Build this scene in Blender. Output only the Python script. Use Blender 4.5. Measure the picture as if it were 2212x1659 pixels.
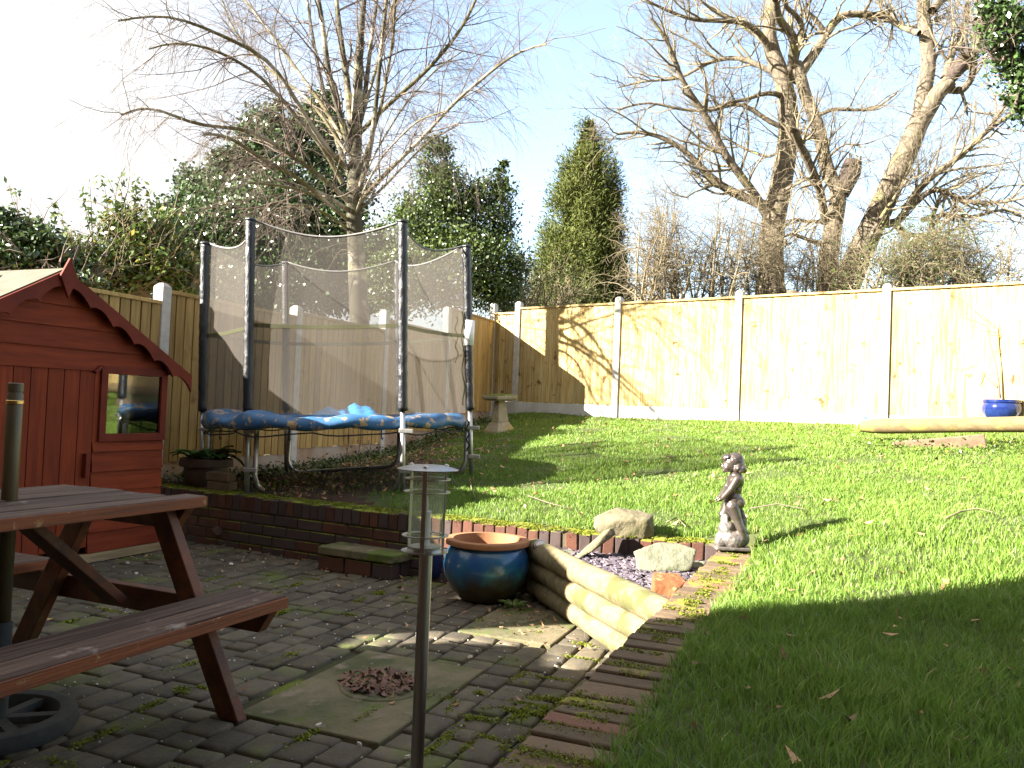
import bpy, bmesh, math, random
import numpy as np
from mathutils import Vector, Matrix
R=math.radians
random.seed(7); rng=np.random.default_rng(7)
for o in list(bpy.data.objects): bpy.data.objects.remove(o)
SC=bpy.context.scene; COL=SC.collection
# ---------------------------------------------------------------- camera
FPX=1790.; PITCH=R(1.6); ROLL=R(2.3); CH=1.1      # focal length in units of a 2212-wide picture
cr,sr=math.cos(ROLL),math.sin(ROLL); cp,sp=math.cos(PITCH),math.sin(PITCH)
def ray(u,v):
    a=u-1106.; b=v-829.5
    x=a*cr+b*sr; z=-(-a*sr+b*cr)
    return np.array([x, FPX*cp-z*sp, FPX*sp+z*cp])
def on(u,v,z):
    d=ray(u,v); return np.array([0,0,CH])+d*((z-CH)/d[2])
def at(u,v,y):
    d=ray(u,v); return np.array([0,0,CH])+d*(y/d[1])
cam=bpy.data.cameras.new('camera'); co=bpy.data.objects.new('camera',cam); COL.objects.link(co)
rot=lambda v:Vector((v[0], v[1]*cp-v[2]*sp, v[1]*sp+v[2]*cp))
X=rot((cr,0,sr)); U=rot((-sr,0,cr)); F=rot((0,1,0))
co.matrix_world=Matrix(((X.x,U.x,-F.x,0),(X.y,U.y,-F.y,0),(X.z,U.z,-F.z,CH),(0,0,0,1)))
cam.sensor_width=36; cam.lens=36*FPX/2212; cam.clip_start=.05; cam.clip_end=2000
SC.camera=co
# ---------------------------------------------------------------- sky and sun
SUN_AZ=18.; SUN_EL=25.3        # light travels towards azimuth 18 deg from +x
w=bpy.data.worlds.new('World'); SC.world=w; w.use_nodes=True
nt=w.node_tree; N=nt.nodes; LK=nt.links; N.clear()
wo=N.new('ShaderNodeOutputWorld'); bg=N.new('ShaderNodeBackground'); sky=N.new('ShaderNodeTexSky')
sky.sky_type='NISHITA'; sky.sun_disc=False; sky.sun_elevation=R(SUN_EL)
sdir=Vector((-math.cos(R(SUN_AZ))*math.cos(R(SUN_EL)),-math.sin(R(SUN_AZ))*math.cos(R(SUN_EL)),math.sin(R(SUN_EL))))
sky.sun_rotation=math.atan2(sdir.x,sdir.y); sky.air_density=1.0; sky.dust_density=1.0; sky.ozone_density=1.0
# thin cloud sheets in the sky, thicker low down and to the left; extra unseen cloud added overhead and behind to neutralise ambient light
tc=N.new('ShaderNodeTexCoord'); mp=N.new('ShaderNodeMapping'); mp.inputs['Scale'].default_value=(1.2,1.2,3.2)
no=N.new('ShaderNodeTexNoise'); no.inputs['Scale'].default_value=1.6; no.inputs['Detail'].default_value=5
sx=N.new('ShaderNodeSeparateXYZ'); LK.new(tc.outputs['Generated'],sx.inputs[0])
LK.new(tc.outputs['Generated'],mp.inputs[0]); LK.new(mp.outputs[0],no.inputs['Vector'])
def wm(op,a,b,c=None):
    n=N.new('ShaderNodeMath'); n.operation=op
    for i,q in enumerate((a,b,c)):
        if q is None: continue
        if isinstance(q,(int,float)): n.inputs[i].default_value=q
        else: LK.new(q,n.inputs[i])
    return n.outputs[0]
side=wm('MULTIPLY_ADD',sx.outputs['X'],-1.5,wm('MULTIPLY_ADD',sx.outputs['Z'],-1.2,wm('MULTIPLY_ADD',sx.outputs['Y'],-.9,1.1)))
cl=wm('ADD',wm('ADD',side,wm('MULTIPLY',wm('MAXIMUM',wm('SUBTRACT',sx.outputs['Z'],.5),0.),4.)),wm('MULTIPLY',no.outputs['Fac'],.9))
mr=N.new('ShaderNodeMapRange'); mr.inputs['From Min'].default_value=.38; mr.inputs['From Max'].default_value=.95
mr.inputs['To Max'].default_value=.95; mr.inputs['To Min'].default_value=.16
LK.new(cl,mr.inputs['Value'])
mix=N.new('ShaderNodeMix'); mix.data_type='RGBA'; LK.new(mr.outputs[0],mix.inputs['Factor'])
LK.new(sky.outputs[0],mix.inputs['A']); mix.inputs['B'].default_value=(2.45,2.42,2.35,1)
LK.new(mix.outputs['Result'],bg.inputs['Color']); bg.inputs['Strength'].default_value=.066
LK.new(bg.outputs[0],wo.inputs[0])
sl=bpy.data.lights.new('sun','SUN'); sl.energy=5; sl.angle=R(.5); sl.color=(1,.93,.82)
so=bpy.data.objects.new('sun',sl); COL.objects.link(so); so.rotation_euler=(-sdir).to_track_quat('-Z','Y').to_euler()
VS=SC.view_settings; VS.view_transform='Standard'; VS.look='None'; VS.exposure=2.95; VS.gamma=1
SC.cycles.use_denoising=True
SC.cycles.max_bounces=8; SC.cycles.transparent_max_bounces=24
# ---------------------------------------------------------------- materials
def pbr(name,c1,c2=None,sc=6,mp=(1,1,1),rough=.75,bump=0,bsc=40,rnd=0,metal=0,c3=None,c3sc=3,t3=(.55,.65),up=False,c4=None,c4sc=3,t4=(.6,.66),spec=.4,coat=0,trl=0,ramp=(.35,.65),hue=0):
    m=bpy.data.materials.new(name); m.use_nodes=True; t=m.node_tree; n=t.nodes; l=t.links
    b=n['Principled BSDF']; b.inputs['Roughness'].default_value=rough; b.inputs['Metallic'].default_value=metal
    b.inputs['Specular IOR Level'].default_value=spec
    if coat: b.inputs['Coat Weight'].default_value=coat; b.inputs['Coat Roughness'].default_value=.12
    tc=n.new('ShaderNodeTexCoord'); mm=n.new('ShaderNodeMapping'); mm.inputs['Scale'].default_value=mp
    l.new(tc.outputs['Object'],mm.inputs[0])
    def noise(s,vec,det=6,r=.6):
        q=n.new('ShaderNodeTexNoise'); q.inputs['Scale'].default_value=s; q.inputs['Detail'].default_value=det; q.inputs['Roughness'].default_value=r
        l.new(vec,q.inputs['Vector']); return q.outputs['Fac']
    def rng_(x,a,bb,t0=0,t1=1):
        q=n.new('ShaderNodeMapRange'); q.inputs['From Min'].default_value=a; q.inputs['From Max'].default_value=bb
        q.inputs['To Min'].default_value=t0; q.inputs['To Max'].default_value=t1; l.new(x,q.inputs['Value']); return q.outputs[0]
    def mixc(f,a,bb):
        q=n.new('ShaderNodeMix'); q.data_type='RGBA'; l.new(f,q.inputs['Factor'])
        for i,x in (('A',a),('B',bb)):
            if isinstance(x,tuple): q.inputs[i].default_value=(*x,1)
            else: l.new(x,q.inputs[i])
        return q.outputs['Result']
    vec=mm.outputs[0]; at_=None
    if rnd or hue:
        at_=n.new('ShaderNodeAttribute'); at_.attribute_name='rnd'
        ad=n.new('ShaderNodeVectorMath'); ad.operation='MULTIPLY_ADD'; l.new(at_.outputs['Vector'],ad.inputs[0]) if False else None
        cx=n.new('ShaderNodeCombineXYZ'); k=n.new('ShaderNodeMath'); k.operation='MULTIPLY'; k.inputs[1].default_value=37.; l.new(at_.outputs['Fac'],k.inputs[0])
        for i in range(3): l.new(k.outputs[0],cx.inputs[i])
        ad.operation='ADD'; l.new(mm.outputs[0],ad.inputs[0]); l.new(cx.outputs[0],ad.inputs[1]); vec=ad.outputs[0]
    c=mixc(rng_(noise(sc,vec),ramp[0],ramp[1]),c1,c2 or c1)
    if hue:   # per-piece choice between c and the c4 colour
        c=mixc(rng_(at_.outputs['Fac'],1-hue,1-hue+.02),c,c4)
    elif c4: c=mixc(rng_(noise(c4sc,vec),t4[0],t4[1]),c,c4)
    if rnd:
        hs=n.new('ShaderNodeHueSaturation'); l.new(c,hs.inputs['Color']); l.new(rng_(at_.outputs['Fac'],0,1,1-rnd,1+rnd),hs.inputs['Value']); c=hs.outputs[0]
    if c3:
        f=rng_(noise(c3sc,tc.outputs['Object'],8,.65),t3[0],t3[1])
        if up:
            g=n.new('ShaderNodeNewGeometry'); s=n.new('ShaderNodeSeparateXYZ'); l.new(g.outputs['Normal'],s.inputs[0])
            q=n.new('ShaderNodeMath'); q.operation='MULTIPLY'; l.new(f,q.inputs[0]); l.new(rng_(s.outputs['Z'],.1,.7),q.inputs[1]); f=q.outputs[0]
        c=mixc(f,c,c3)
    l.new(c,b.inputs['Base Color'])
    if bump:
        bb=n.new('ShaderNodeBump'); bb.inputs['Distance'].default_value=bump; bb.inputs['Strength'].default_value=1
        l.new(noise(bsc,vec,8,.65),bb.inputs['Height']); l.new(bb.outputs[0],b.inputs['Normal'])
    if trl:
        tr=n.new('ShaderNodeBsdfTranslucent'); l.new(c,tr.inputs['Color']); ms=n.new('ShaderNodeMixShader'); ms.inputs[0].default_value=trl
        l.new(b.outputs[0],ms.inputs[1]); l.new(tr.outputs[0],ms.inputs[2]); l.new(ms.outputs[0],n['Material Output'].inputs[0])
    return m
def see(name,col,op,rough=.4,trl=.4,gloss=False,ior=1.5):
    m=bpy.data.materials.new(name); m.use_nodes=True; t=m.node_tree; n=t.nodes; l=t.links; b=n['Principled BSDF']
    b.inputs['Base Color'].default_value=(*col,1); b.inputs['Roughness'].default_value=rough
    tr=n.new('ShaderNodeBsdfTransparent'); ms=n.new('ShaderNodeMixShader'); last=b.outputs[0]
    if trl:
        q=n.new('ShaderNodeBsdfTranslucent'); q.inputs['Color'].default_value=(*col,1); m2=n.new('ShaderNodeMixShader'); m2.inputs[0].default_value=trl
        l.new(b.outputs[0],m2.inputs[1]); l.new(q.outputs[0],m2.inputs[2]); last=m2.outputs[0]
    if gloss:
        g=n.new('ShaderNodeBsdfGlossy'); g.inputs['Roughness'].default_value=.03; fr=n.new('ShaderNodeFresnel'); fr.inputs['IOR'].default_value=ior
        tr.inputs['Color'].default_value=(*col,1)
        l.new(fr.outputs[0],ms.inputs[0]); l.new(tr.outputs[0],ms.inputs[1]); l.new(g.outputs[0],ms.inputs[2])
    else:
        ms.inputs[0].default_value=op; l.new(tr.outputs[0],ms.inputs[1]); l.new(last,ms.inputs[2])
    l.new(ms.outputs[0],n['Material Output'].inputs[0]); return m
MOSS=(.17,.19,.012)
mt={}
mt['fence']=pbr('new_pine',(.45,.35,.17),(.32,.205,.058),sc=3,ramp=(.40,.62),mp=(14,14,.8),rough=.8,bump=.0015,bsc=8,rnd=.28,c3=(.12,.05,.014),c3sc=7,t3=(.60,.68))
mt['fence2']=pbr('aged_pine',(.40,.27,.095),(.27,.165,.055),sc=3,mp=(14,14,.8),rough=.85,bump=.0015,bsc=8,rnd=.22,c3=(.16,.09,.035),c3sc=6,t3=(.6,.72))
mt['conc']=pbr('post_concrete',(.50,.48,.44),(.38,.36,.33),sc=14,rough=.9,bump=.001,bsc=120)
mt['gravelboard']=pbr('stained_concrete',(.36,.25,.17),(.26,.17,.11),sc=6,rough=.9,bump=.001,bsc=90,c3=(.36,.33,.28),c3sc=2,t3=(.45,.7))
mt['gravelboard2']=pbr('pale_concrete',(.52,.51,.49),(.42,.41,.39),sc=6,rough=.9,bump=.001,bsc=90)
mt['red']=pbr('red_stain',(.205,.034,.009),(.135,.021,.006),sc=2.5,mp=(1.2,12,12),spec=.2,rough=.75,bump=.0012,bsc=9,rnd=.12,c3=(.08,.016,.008),c3sc=14,t3=(.68,.76))
mt['redv']=pbr('red_stain_upright',(.205,.034,.009),(.135,.021,.006),sc=2.5,mp=(12,12,1.2),spec=.2,rough=.75,bump=.0012,bsc=9,rnd=.16,c3=(.08,.016,.008),c3sc=14,t3=(.68,.76))
mt['redtrim']=pbr('red_trim',(.145,.021,.008),(.10,.014,.006),sc=6,spec=.2,rough=.7,bump=.001,bsc=30)
mt['felt']=pbr('roof_felt',(.115,.10,.072),(.085,.072,.052),sc=8,rough=.95,bump=.002,bsc=150)
mt['rawwood']=pbr('raw_wood',(.34,.24,.12),(.22,.15,.075),sc=4,mp=(1,14,14),rough=.85,bump=.001,bsc=10)
mt['tabletop']=pbr('weathered_planks',(.036,.016,.010),(.112,.070,.050),sc=3,ramp=(.38,.6),mp=(1,30,30),rough=.7,bump=.005,bsc=5,rnd=.3,c3=(.26,.21,.18),c3sc=7,t3=(.60,.70),spec=.3)
mt['benchedge']=pbr('stained_wood',(.19,.048,.008),(.105,.028,.007),sc=2.5,mp=(1,26,26),rough=.7,bump=.003,bsc=6,rnd=.12,c3=(.26,.15,.06),c3sc=14,t3=(.58,.64))
mt['legwood']=pbr('leg_stain',(.115,.029,.005),(.055,.015,.004),sc=3,mp=(5,5,5),rough=.62,bump=.0015,bsc=20,rnd=.12,c3=(.10,.075,.02),c3sc=5,t3=(.6,.75))
mt['polewood']=pbr('pole_paint',(.09,.062,.024),(.055,.042,.018),sc=5,mp=(8,8,1),rough=.45,bump=.0005,bsc=30,c3=(.16,.07,.02),c3sc=3,t3=(.6,.7))
mt['brass']=pbr('brass',(.55,.36,.12),(.38,.25,.09),sc=20,rough=.3,metal=1)
mt['basering']=pbr('base_stone',(.050,.050,.042),(.032,.034,.030),sc=30,rough=.85,bump=.001,bsc=120)
mt['paver']=pbr('worn_pavers',(.055,.046,.030),(.100,.082,.052),sc=9,rough=.85,bump=.0035,bsc=60,rnd=.28,c3=(.085,.105,.022),c3sc=2.6,t3=(.55,.68),up=True,c4=(.07,.062,.055),c4sc=25,t4=(.5,.7))
mt['joint']=pbr('mossy_joint',(.030,.026,.018),(.05,.055,.012),sc=5,rough=1,bump=.006,bsc=60,c3=(.105,.125,.010),c3sc=3.5,t3=(.50,.60))
mt['slab']=pbr('mossy_concrete',(.155,.125,.075),(.055,.062,.020),sc=3.2,ramp=(.38,.6),rough=.9,bump=.004,bsc=70,c3=(.07,.105,.010),c3sc=4.2,t3=(.54,.62),c4=(.20,.155,.115),c4sc=6,t4=(.55,.66))
mt['brick']=pbr('red_brick',(.10,.036,.020),(.065,.026,.016),sc=9,rough=.88,bump=.003,bsc=60,rnd=.35,c3=MOSS,c3sc=5,t3=(.44,.53),up=True,c4=(.042,.028,.025),hue=.5)
mt['capbrick']=pbr('cap_brick',(.135,.088,.048),(.095,.066,.038),sc=9,rough=.88,bump=.004,bsc=60,rnd=.28,c3=(.22,.21,.012),c3sc=6,t3=(.55,.64),up=True,c4=(.125,.058,.036),hue=.09)
mt['mortar']=pbr('mortar',(.075,.062,.038),(.05,.045,.025),sc=8,rough=1,bump=.006,bsc=60,c3=(.20,.20,.010),c3sc=5,t3=(.34,.46),up=True)
mt['soil']=pbr('lawn_soil',(.055,.075,.018),(.045,.050,.016),sc=3,rough=1,bump=.01,bsc=25,c3=(.035,.020,.012),c3sc=1.3,t3=(.62,.70))
mt['bed']=pbr('leafy_soil',(.035,.020,.012),(.060,.030,.016),sc=7,rough=1,bump=.015,bsc=30)
mt['ground']=pbr('ground',(.05,.07,.02),(.06,.055,.03),sc=1,rough=1)
mt['log']=pbr('round_log',(.20,.165,.085),(.13,.10,.05),sc=3,mp=(2,9,9),rough=.85,bump=.002,bsc=14,c3=(.075,.075,.022),c3sc=5,t3=(.5,.6),c4=(.20,.175,.12),c4sc=5)
mt['beam']=pbr('beam_wood',(.20,.145,.07),(.13,.09,.042),sc=3,mp=(1,9,9),rough=.9,bump=.003,bsc=14,c3=(.30,.27,.06),c3sc=3,t3=(.5,.65))
mt['rotten']=pbr('rotten_wood',(.17,.11,.07),(.11,.07,.045),sc=3,mp=(1,9,9),rough=.95,bump=.004,bsc=14)
mt['sandstone']=pbr('sandstone',(.155,.135,.082),(.10,.085,.048),sc=6,rough=.9,bump=.014,bsc=16,c3=(.09,.09,.03),c3sc=4,t3=(.55,.7))
mt['greenstone']=pbr('pale_stone',(.165,.165,.115),(.115,.12,.078),sc=7,rough=.9,bump=.014,bsc=18,c3=(.10,.12,.06),c3sc=5,t3=(.55,.7))
mt['redstone']=pbr('broken_brick',(.20,.070,.022),(.14,.05,.018),sc=6,rough=.9,bump=.005,bsc=30,c3=(.30,.22,.10),c3sc=4,t3=(.5,.55),up=True)
mt['slate']=pbr('slate',(.075,.060,.082),(.11,.09,.10),sc=20,rough=.6,bump=.001,bsc=50,rnd=.4)
mt['slatebase']=pbr('slate_bed',(.04,.035,.04),(.07,.06,.065),sc=20,rough=1,bump=.01,bsc=50)
mt['bronze']=pbr('bronze',(.18,.15,.13),(.10,.082,.075),sc=10,rough=.36,metal=.75,bump=.0006,bsc=90)
mt['bronzerock']=pbr('bronze_rock',(.19,.17,.155),(.11,.10,.09),sc=14,rough=.48,metal=.5,bump=.006,bsc=28)
mt['glaze']=pbr('blue_glaze',(.010,.055,.19),(.010,.11,.19),sc=5,rough=.28,coat=.6,bump=.0008,bsc=60,c3=(.055,.045,.022),c3sc=3.2,t3=(.54,.66),c4=(.05,.20,.20),c4sc=2.2,t4=(.54,.62))
def dipped():
    m=mt['glaze']; n=m.node_tree.nodes; l=m.node_tree.links; b=n['Principled BSDF']; src=b.inputs['Base Color'].links[0].from_socket
    tc=n.new('ShaderNodeTexCoord'); s=n.new('ShaderNodeSeparateXYZ'); l.new(tc.outputs['Object'],s.inputs[0]); q=n.new('ShaderNodeTexNoise'); q.inputs['Scale'].default_value=9; q.inputs['Detail'].default_value=6; l.new(tc.outputs['Object'],q.inputs['Vector'])
    a=n.new('ShaderNodeMath'); a.operation='MULTIPLY_ADD'; l.new(q.outputs['Fac'],a.inputs[0]); a.inputs[1].default_value=.22; l.new(s.outputs['Z'],a.inputs[2])
    r=n.new('ShaderNodeMapRange'); r.inputs['From Min'].default_value=.20; r.inputs['From Max'].default_value=.31; l.new(a.outputs[0],r.inputs['Value'])
    x=n.new('ShaderNodeMix'); x.data_type='RGBA'; l.new(r.outputs[0],x.inputs['Factor']); x.inputs['A'].default_value=(.045,.034,.018,1); l.new(src,x.inputs['B']); l.new(x.outputs['Result'],b.inputs['Base Color'])
dipped()
mt['terracotta']=pbr('terracotta',(.30,.13,.055),(.22,.095,.042),sc=8,rough=.85,bump=.0015,bsc=60)
mt['brownpot']=pbr('brown_pot',(.07,.04,.025),(.045,.028,.018),sc=8,rough=.7,bump=.003,bsc=25)
mt['navy']=pbr('navy_glaze',(.007,.014,.075),(.010,.024,.11),sc=25,rough=.12,coat=.5)
mt['birdstone']=pbr('aged_stone',(.33,.29,.20),(.25,.21,.15),sc=20,rough=.95,bump=.003,bsc=70,c3=(.33,.25,.07),c3sc=5,t3=(.5,.65))
mt['moss']=pbr('moss',(.14,.17,.012),(.09,.12,.012),sc=30,rough=1,bump=.01,bsc=60)
mt['steel']=pbr('brushed_steel',(.42,.40,.38),(.36,.34,.32),sc=30,mp=(1,1,.1),rough=.33,metal=1)
mt['galv']=pbr('galvanised_steel',(.50,.50,.49),(.36,.36,.35),sc=30,rough=.45,metal=.85,c3=(.16,.09,.05),c3sc=10,t3=(.7,.8))
mt['sleeve']=pbr('pole_sleeve',(.007,.008,.011),(.014,.016,.020),sc=12,mp=(1,1,.6),rough=.34,bump=.012,bsc=22,spec=.5)
mt['pad']=pbr('worn_blue_pad',(.025,.085,.19),(.03,.12,.26),sc=5,rough=.5,bump=.002,bsc=30,c3=(.34,.23,.12),c3sc=13,t3=(.56,.585))
mt['bluesheet']=pbr('blue_sheet',(.02,.17,.40),(.03,.22,.50),sc=5,rough=.35,bump=.004,bsc=20)
mt['mat']=pbr('black_mat',(.012,.013,.016),(.02,.02,.022),sc=30,rough=.8)
mt['net']=see('black_net',(.14,.125,.11),.37,rough=.9,trl=.45)
mt['netband']=see('yellow_band',(.055,.055,.018),.8,rough=.8,trl=.4)
mt['netrim']=pbr('net_rim',(.16,.155,.15),(.12,.115,.11),sc=20,rough=.7)
mt['label']=pbr('white_label',(.75,.74,.72),(.68,.67,.66),sc=30,rough=.5)
mt['glass']=see('clear_glass',(.46,.50,.34),.27,rough=.06,trl=.5)
mt['pane']=see('window_pane',(.86,.88,.86),0,gloss=True,trl=0)
mt['bulb']=pbr('frosted_bulb',(.6,.6,.58),(.7,.7,.68),sc=20,rough=.2)
mt['bark']=pbr('rough_bark',(.19,.155,.11),(.085,.067,.048),sc=5,mp=(3,3,.7),rough=.95,bump=.03,bsc=6,c3=(.20,.20,.07),c3sc=2,t3=(.55,.7))
mt['birch']=pbr('birch_bark',(.50,.45,.38),(.30,.26,.19),sc=4,mp=(1,1,3),rough=.85,bump=.01,bsc=8,c3=(.045,.040,.022),c3sc=2.2,t3=(.38,.50),c4=(.22,.21,.08),c4sc=1.5,t4=(.5,.6))
mt['limb']=pbr('mossy_limb',(.115,.10,.04),(.075,.062,.03),sc=3,rough=.9,c3=(.26,.235,.19),c3sc=1.2,t3=(.5,.6))
mt['twig']=pbr('twig',(.15,.115,.09),(.10,.075,.062),sc=2,rough=.9)
mt['twigp']=pbr('pale_twig',(.20,.165,.10),(.12,.095,.058),sc=2,rough=.9)
mt['deadwood']=pbr('dead_wood',(.045,.032,.028),(.08,.06,.05),sc=6,mp=(4,4,1),rough=1,bump=.02,bsc=8)
mt['ivy']=pbr('ivy_leaf',(.030,.060,.016),(.050,.085,.022),sc=2,rough=.33,rnd=.5,spec=.6,trl=.12)
mt['holly']=pbr('holly_leaf',(.050,.085,.018),(.085,.115,.025),sc=2,rough=.35,rnd=.5,spec=.6,trl=.2)
mt['laurel']=pbr('laurel_leaf',(.055,.095,.020),(.095,.135,.025),sc=2,rough=.3,rnd=.5,spec=.55,trl=.3,c4=(.24,.20,.04),hue=.06)
mt['conif']=pbr('conifer_spray',(.045,.065,.010),(.095,.105,.016),sc=1.2,rough=.8,rnd=.4,trl=.2)
mt['mosstuft']=pbr('moss_tuft',(.17,.19,.010),(.11,.14,.010),sc=9,rough=.9,rnd=.3,trl=.2)
mt['weed']=pbr('bergenia_leaf',(.055,.13,.035),(.075,.16,.045),sc=6,rough=.35,rnd=.25,spec=.5,trl=.2,c4=(.14,.03,.04),hue=.15)
mt['grass']=pbr('grass_blades',(.108,.222,.020),(.205,.275,.062),sc=1.6,rough=.5,rnd=.35,trl=.42,c4=(.33,.29,.12),hue=.05,spec=.4)
mt['deadleaf']=pbr('dead_leaf',(.26,.13,.06),(.38,.24,.13),sc=6,rough=.7,rnd=.5,trl=.15)
mt['wetleaf']=pbr('wet_leaf',(.10,.040,.026),(.18,.085,.05),sc=8,rough=.5,rnd=.5)
mt['chip']=pbr('white_chip',(.62,.58,.52),(.50,.44,.38),sc=20,rough=.8,rnd=.3)
mt['black']=pbr('black_plastic',(.015,.014,.017),(.03,.027,.032),sc=10,rough=.45)
mt['housebrick']=pbr('house_brick',(.22,.10,.06),(.16,.075,.05),sc=5,rough=.9)
mt['greentarp']=pbr('green_tarp',(.06,.22,.04),(.14,.34,.09),ramp=(.42,.58),mp=(6,6,1),sc=4,rough=.5,bump=.01,bsc=16)
mt['cloth']=pbr('pale_cloth',(.80,.76,.72),(.74,.70,.66),sc=4,rough=.9,trl=.5)
mt['tealc']=pbr('teal_plastic',(.05,.35,.30),(.06,.4,.34),sc=5,rough=.4)
# ---------------------------------------------------------------- mesh helpers
def link(me,name,mat,parent=None,smooth=False,bevel=0):
    o=bpy.data.objects.new(name,me); COL.objects.link(o)
    if mat: me.materials.append(mt[mat])
    if parent is not None: o.parent=parent
    if smooth: me.polygons.foreach_set('use_smooth',[True]*len(me.polygons))
    if bevel:
        b=o.modifiers.new('bevel','BEVEL'); b.width=bevel; b.segments=2; b.limit_method='ANGLE'; b.angle_limit=R(40)
    return o
def npmesh(name,V,Fa,rnd=None):
    """V (n,3); Fa (m,k) array of equal-sized faces"""
    V=np.asarray(V,np.float32); Fa=np.asarray(Fa,np.int32); m,k=Fa.shape
    me=bpy.data.meshes.new(name); me.vertices.add(len(V)); me.vertices.foreach_set('co',V.ravel())
    me.loops.add(m*k); me.loops.foreach_set('vertex_index',Fa.ravel())
    me.polygons.add(m); me.polygons.foreach_set('loop_start',np.arange(0,m*k,k,dtype=np.int32)); me.polygons.foreach_set('loop_total',np.full(m,k,np.int32))
    me.update(calc_edges=True)
    if rnd is not None:
        a=me.attributes.new('rnd','FLOAT','FACE'); a.data.foreach_set('value',np.asarray(rnd,np.float32))
    return me
class MB:
    def __init__(s): s.v=[]; s.f=[]; s.r=[]
    def add(s,vs,fs,r=None):
        n=len(s.v); s.v+= [tuple(map(float,p)) for p in vs]; r=random.random() if r is None else r
        for f in fs: s.f.append([n+i for i in f]); s.r.append(r)
    def hexa(s,P,r=None):  # P: 8 corners, bottom 4 ccw then top 4
        s.add(P,[(3,2,1,0),(4,5,6,7),(0,1,5,4),(1,2,6,5),(2,3,7,6),(3,0,4,7)],r)
    def box(s,x0,x1,y0,y1,z0,z1,r=None):
        s.hexa([(x0,y0,z0),(x1,y0,z0),(x1,y1,z0),(x0,y1,z0),(x0,y0,z1),(x1,y0,z1),(x1,y1,z1),(x0,y1,z1)],r)
    def bar(s,a,b,w,h,up=(0,0,1),r=None):   # rectangular bar from a to b, w across, h along 'up'
        a=Vector(a); b=Vector(b); d=(b-a).normalized(); u=Vector(up); sd=d.cross(u).normalized(); u=sd.cross(d).normalized()
        P=[]
        for e in (a,b):
            P+= [e-sd*w/2-u*h/2, e+sd*w/2-u*h/2, e+sd*w/2+u*h/2, e-sd*w/2+u*h/2]
        s.add(P,[(0,1,2,3),(7,6,5,4),(0,4,5,1),(1,5,6,2),(2,6,7,3),(3,7,4,0)],r)
    def tube(s,pts,rad,n=10,cap=True,r=None):
        pts=[Vector(p) for p in pts]; rad=[rad]*len(pts) if isinstance(rad,(int,float)) else rad
        t=(pts[1]-pts[0]).normalized(); u=t.orthogonal().normalized(); V=[]
        for i,p in enumerate(pts):
            t=(pts[min(i+1,len(pts)-1)]-pts[max(i-1,0)]).normalized(); u=(u-t*u.dot(t)).normalized(); w=t.cross(u)
            for k in range(n):
                a=2*math.pi*k/n; V.append(p+(u*math.cos(a)+w*math.sin(a))*rad[i])
        Fs=[(i*n+k,i*n+(k+1)%n,(i+1)*n+(k+1)%n,(i+1)*n+k) for i in range(len(pts)-1) for k in range(n)]
        if cap: Fs+= [tuple(range(n))[::-1], tuple((len(pts)-1)*n+k for k in range(n))]
        s.add(V,Fs,r)
    def lathe(s,prof,n=32,c=(0,0,0),closed=False,r=None,wob=0,cap=True):
        V=[]; 
        for i,(rr,z) in enumerate(prof):
            for k in range(n):
                a=2*math.pi*k/n; q=rr*(1+wob*math.sin(a*2+z*9)); V.append((c[0]+q*math.cos(a),c[1]+q*math.sin(a),c[2]+z))
        m=len(prof); Fs=[(i*n+k,i*n+(k+1)%n,((i+1)%m)*n+(k+1)%n,((i+1)%m)*n+k) for i in range(m if closed else m-1) for k in range(n)]
        if not closed and cap:
            if prof[0][0]>1e-4: Fs.append(tuple(range(n))[::-1])
            if prof[-1][0]>1e-4: Fs.append(tuple((m-1)*n+k for k in range(n)))
        s.add(V,Fs,r)
    def prism(s,poly,d,r=None):  # poly: list of 3D points, d: extrusion vector
        n=len(poly); P=[Vector(p) for p in poly]; Q=[p+Vector(d) for p in P]
        s.add(P+Q,[tuple(range(n))[::-1],tuple(range(n,2*n))]+[(i,(i+1)%n,n+(i+1)%n,n+i) for i in range(n)],r)
    def build(s,name,mat,parent=None,smooth=False,bevel=0):
        me=bpy.data.meshes.new(name); me.from_pydata(s.v,[],s.f); me.update()
        bm=bmesh.new(); bm.from_mesh(me); bmesh.ops.recalc_face_normals(bm,faces=bm.faces); bm.to_mesh(me); bm.free()
        a=me.attributes.new('rnd','FLOAT','FACE'); a.data.foreach_set('value',np.asarray(s.r,np.float32))
        return link(me,name,mat,parent,smooth,bevel)
def autosmooth(o,ang=40):
    me=o.data; me.polygons.foreach_set('use_smooth',[True]*len(me.polygons))
    bm=bmesh.new(); bm.from_mesh(me)
    for e in bm.edges:
        if len(e.link_faces)==2 and e.calc_face_angle(0)>R(ang): e.smooth=False
    bm.to_mesh(me); bm.free(); return o
def tag(o,label=None,cat=None,group=None,kind=None):
    if label: o['label']=label
    if cat: o['category']=cat
    if group: o['group']=group
    if kind: o['kind']=kind
    return o
def empty(name,loc,rz,label,cat,group=None):
    o=bpy.data.objects.new(name,None); COL.objects.link(o); o.location=loc; o.rotation_euler=(0,0,rz); o.empty_display_size=.1
    return tag(o,label,cat,group)
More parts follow.
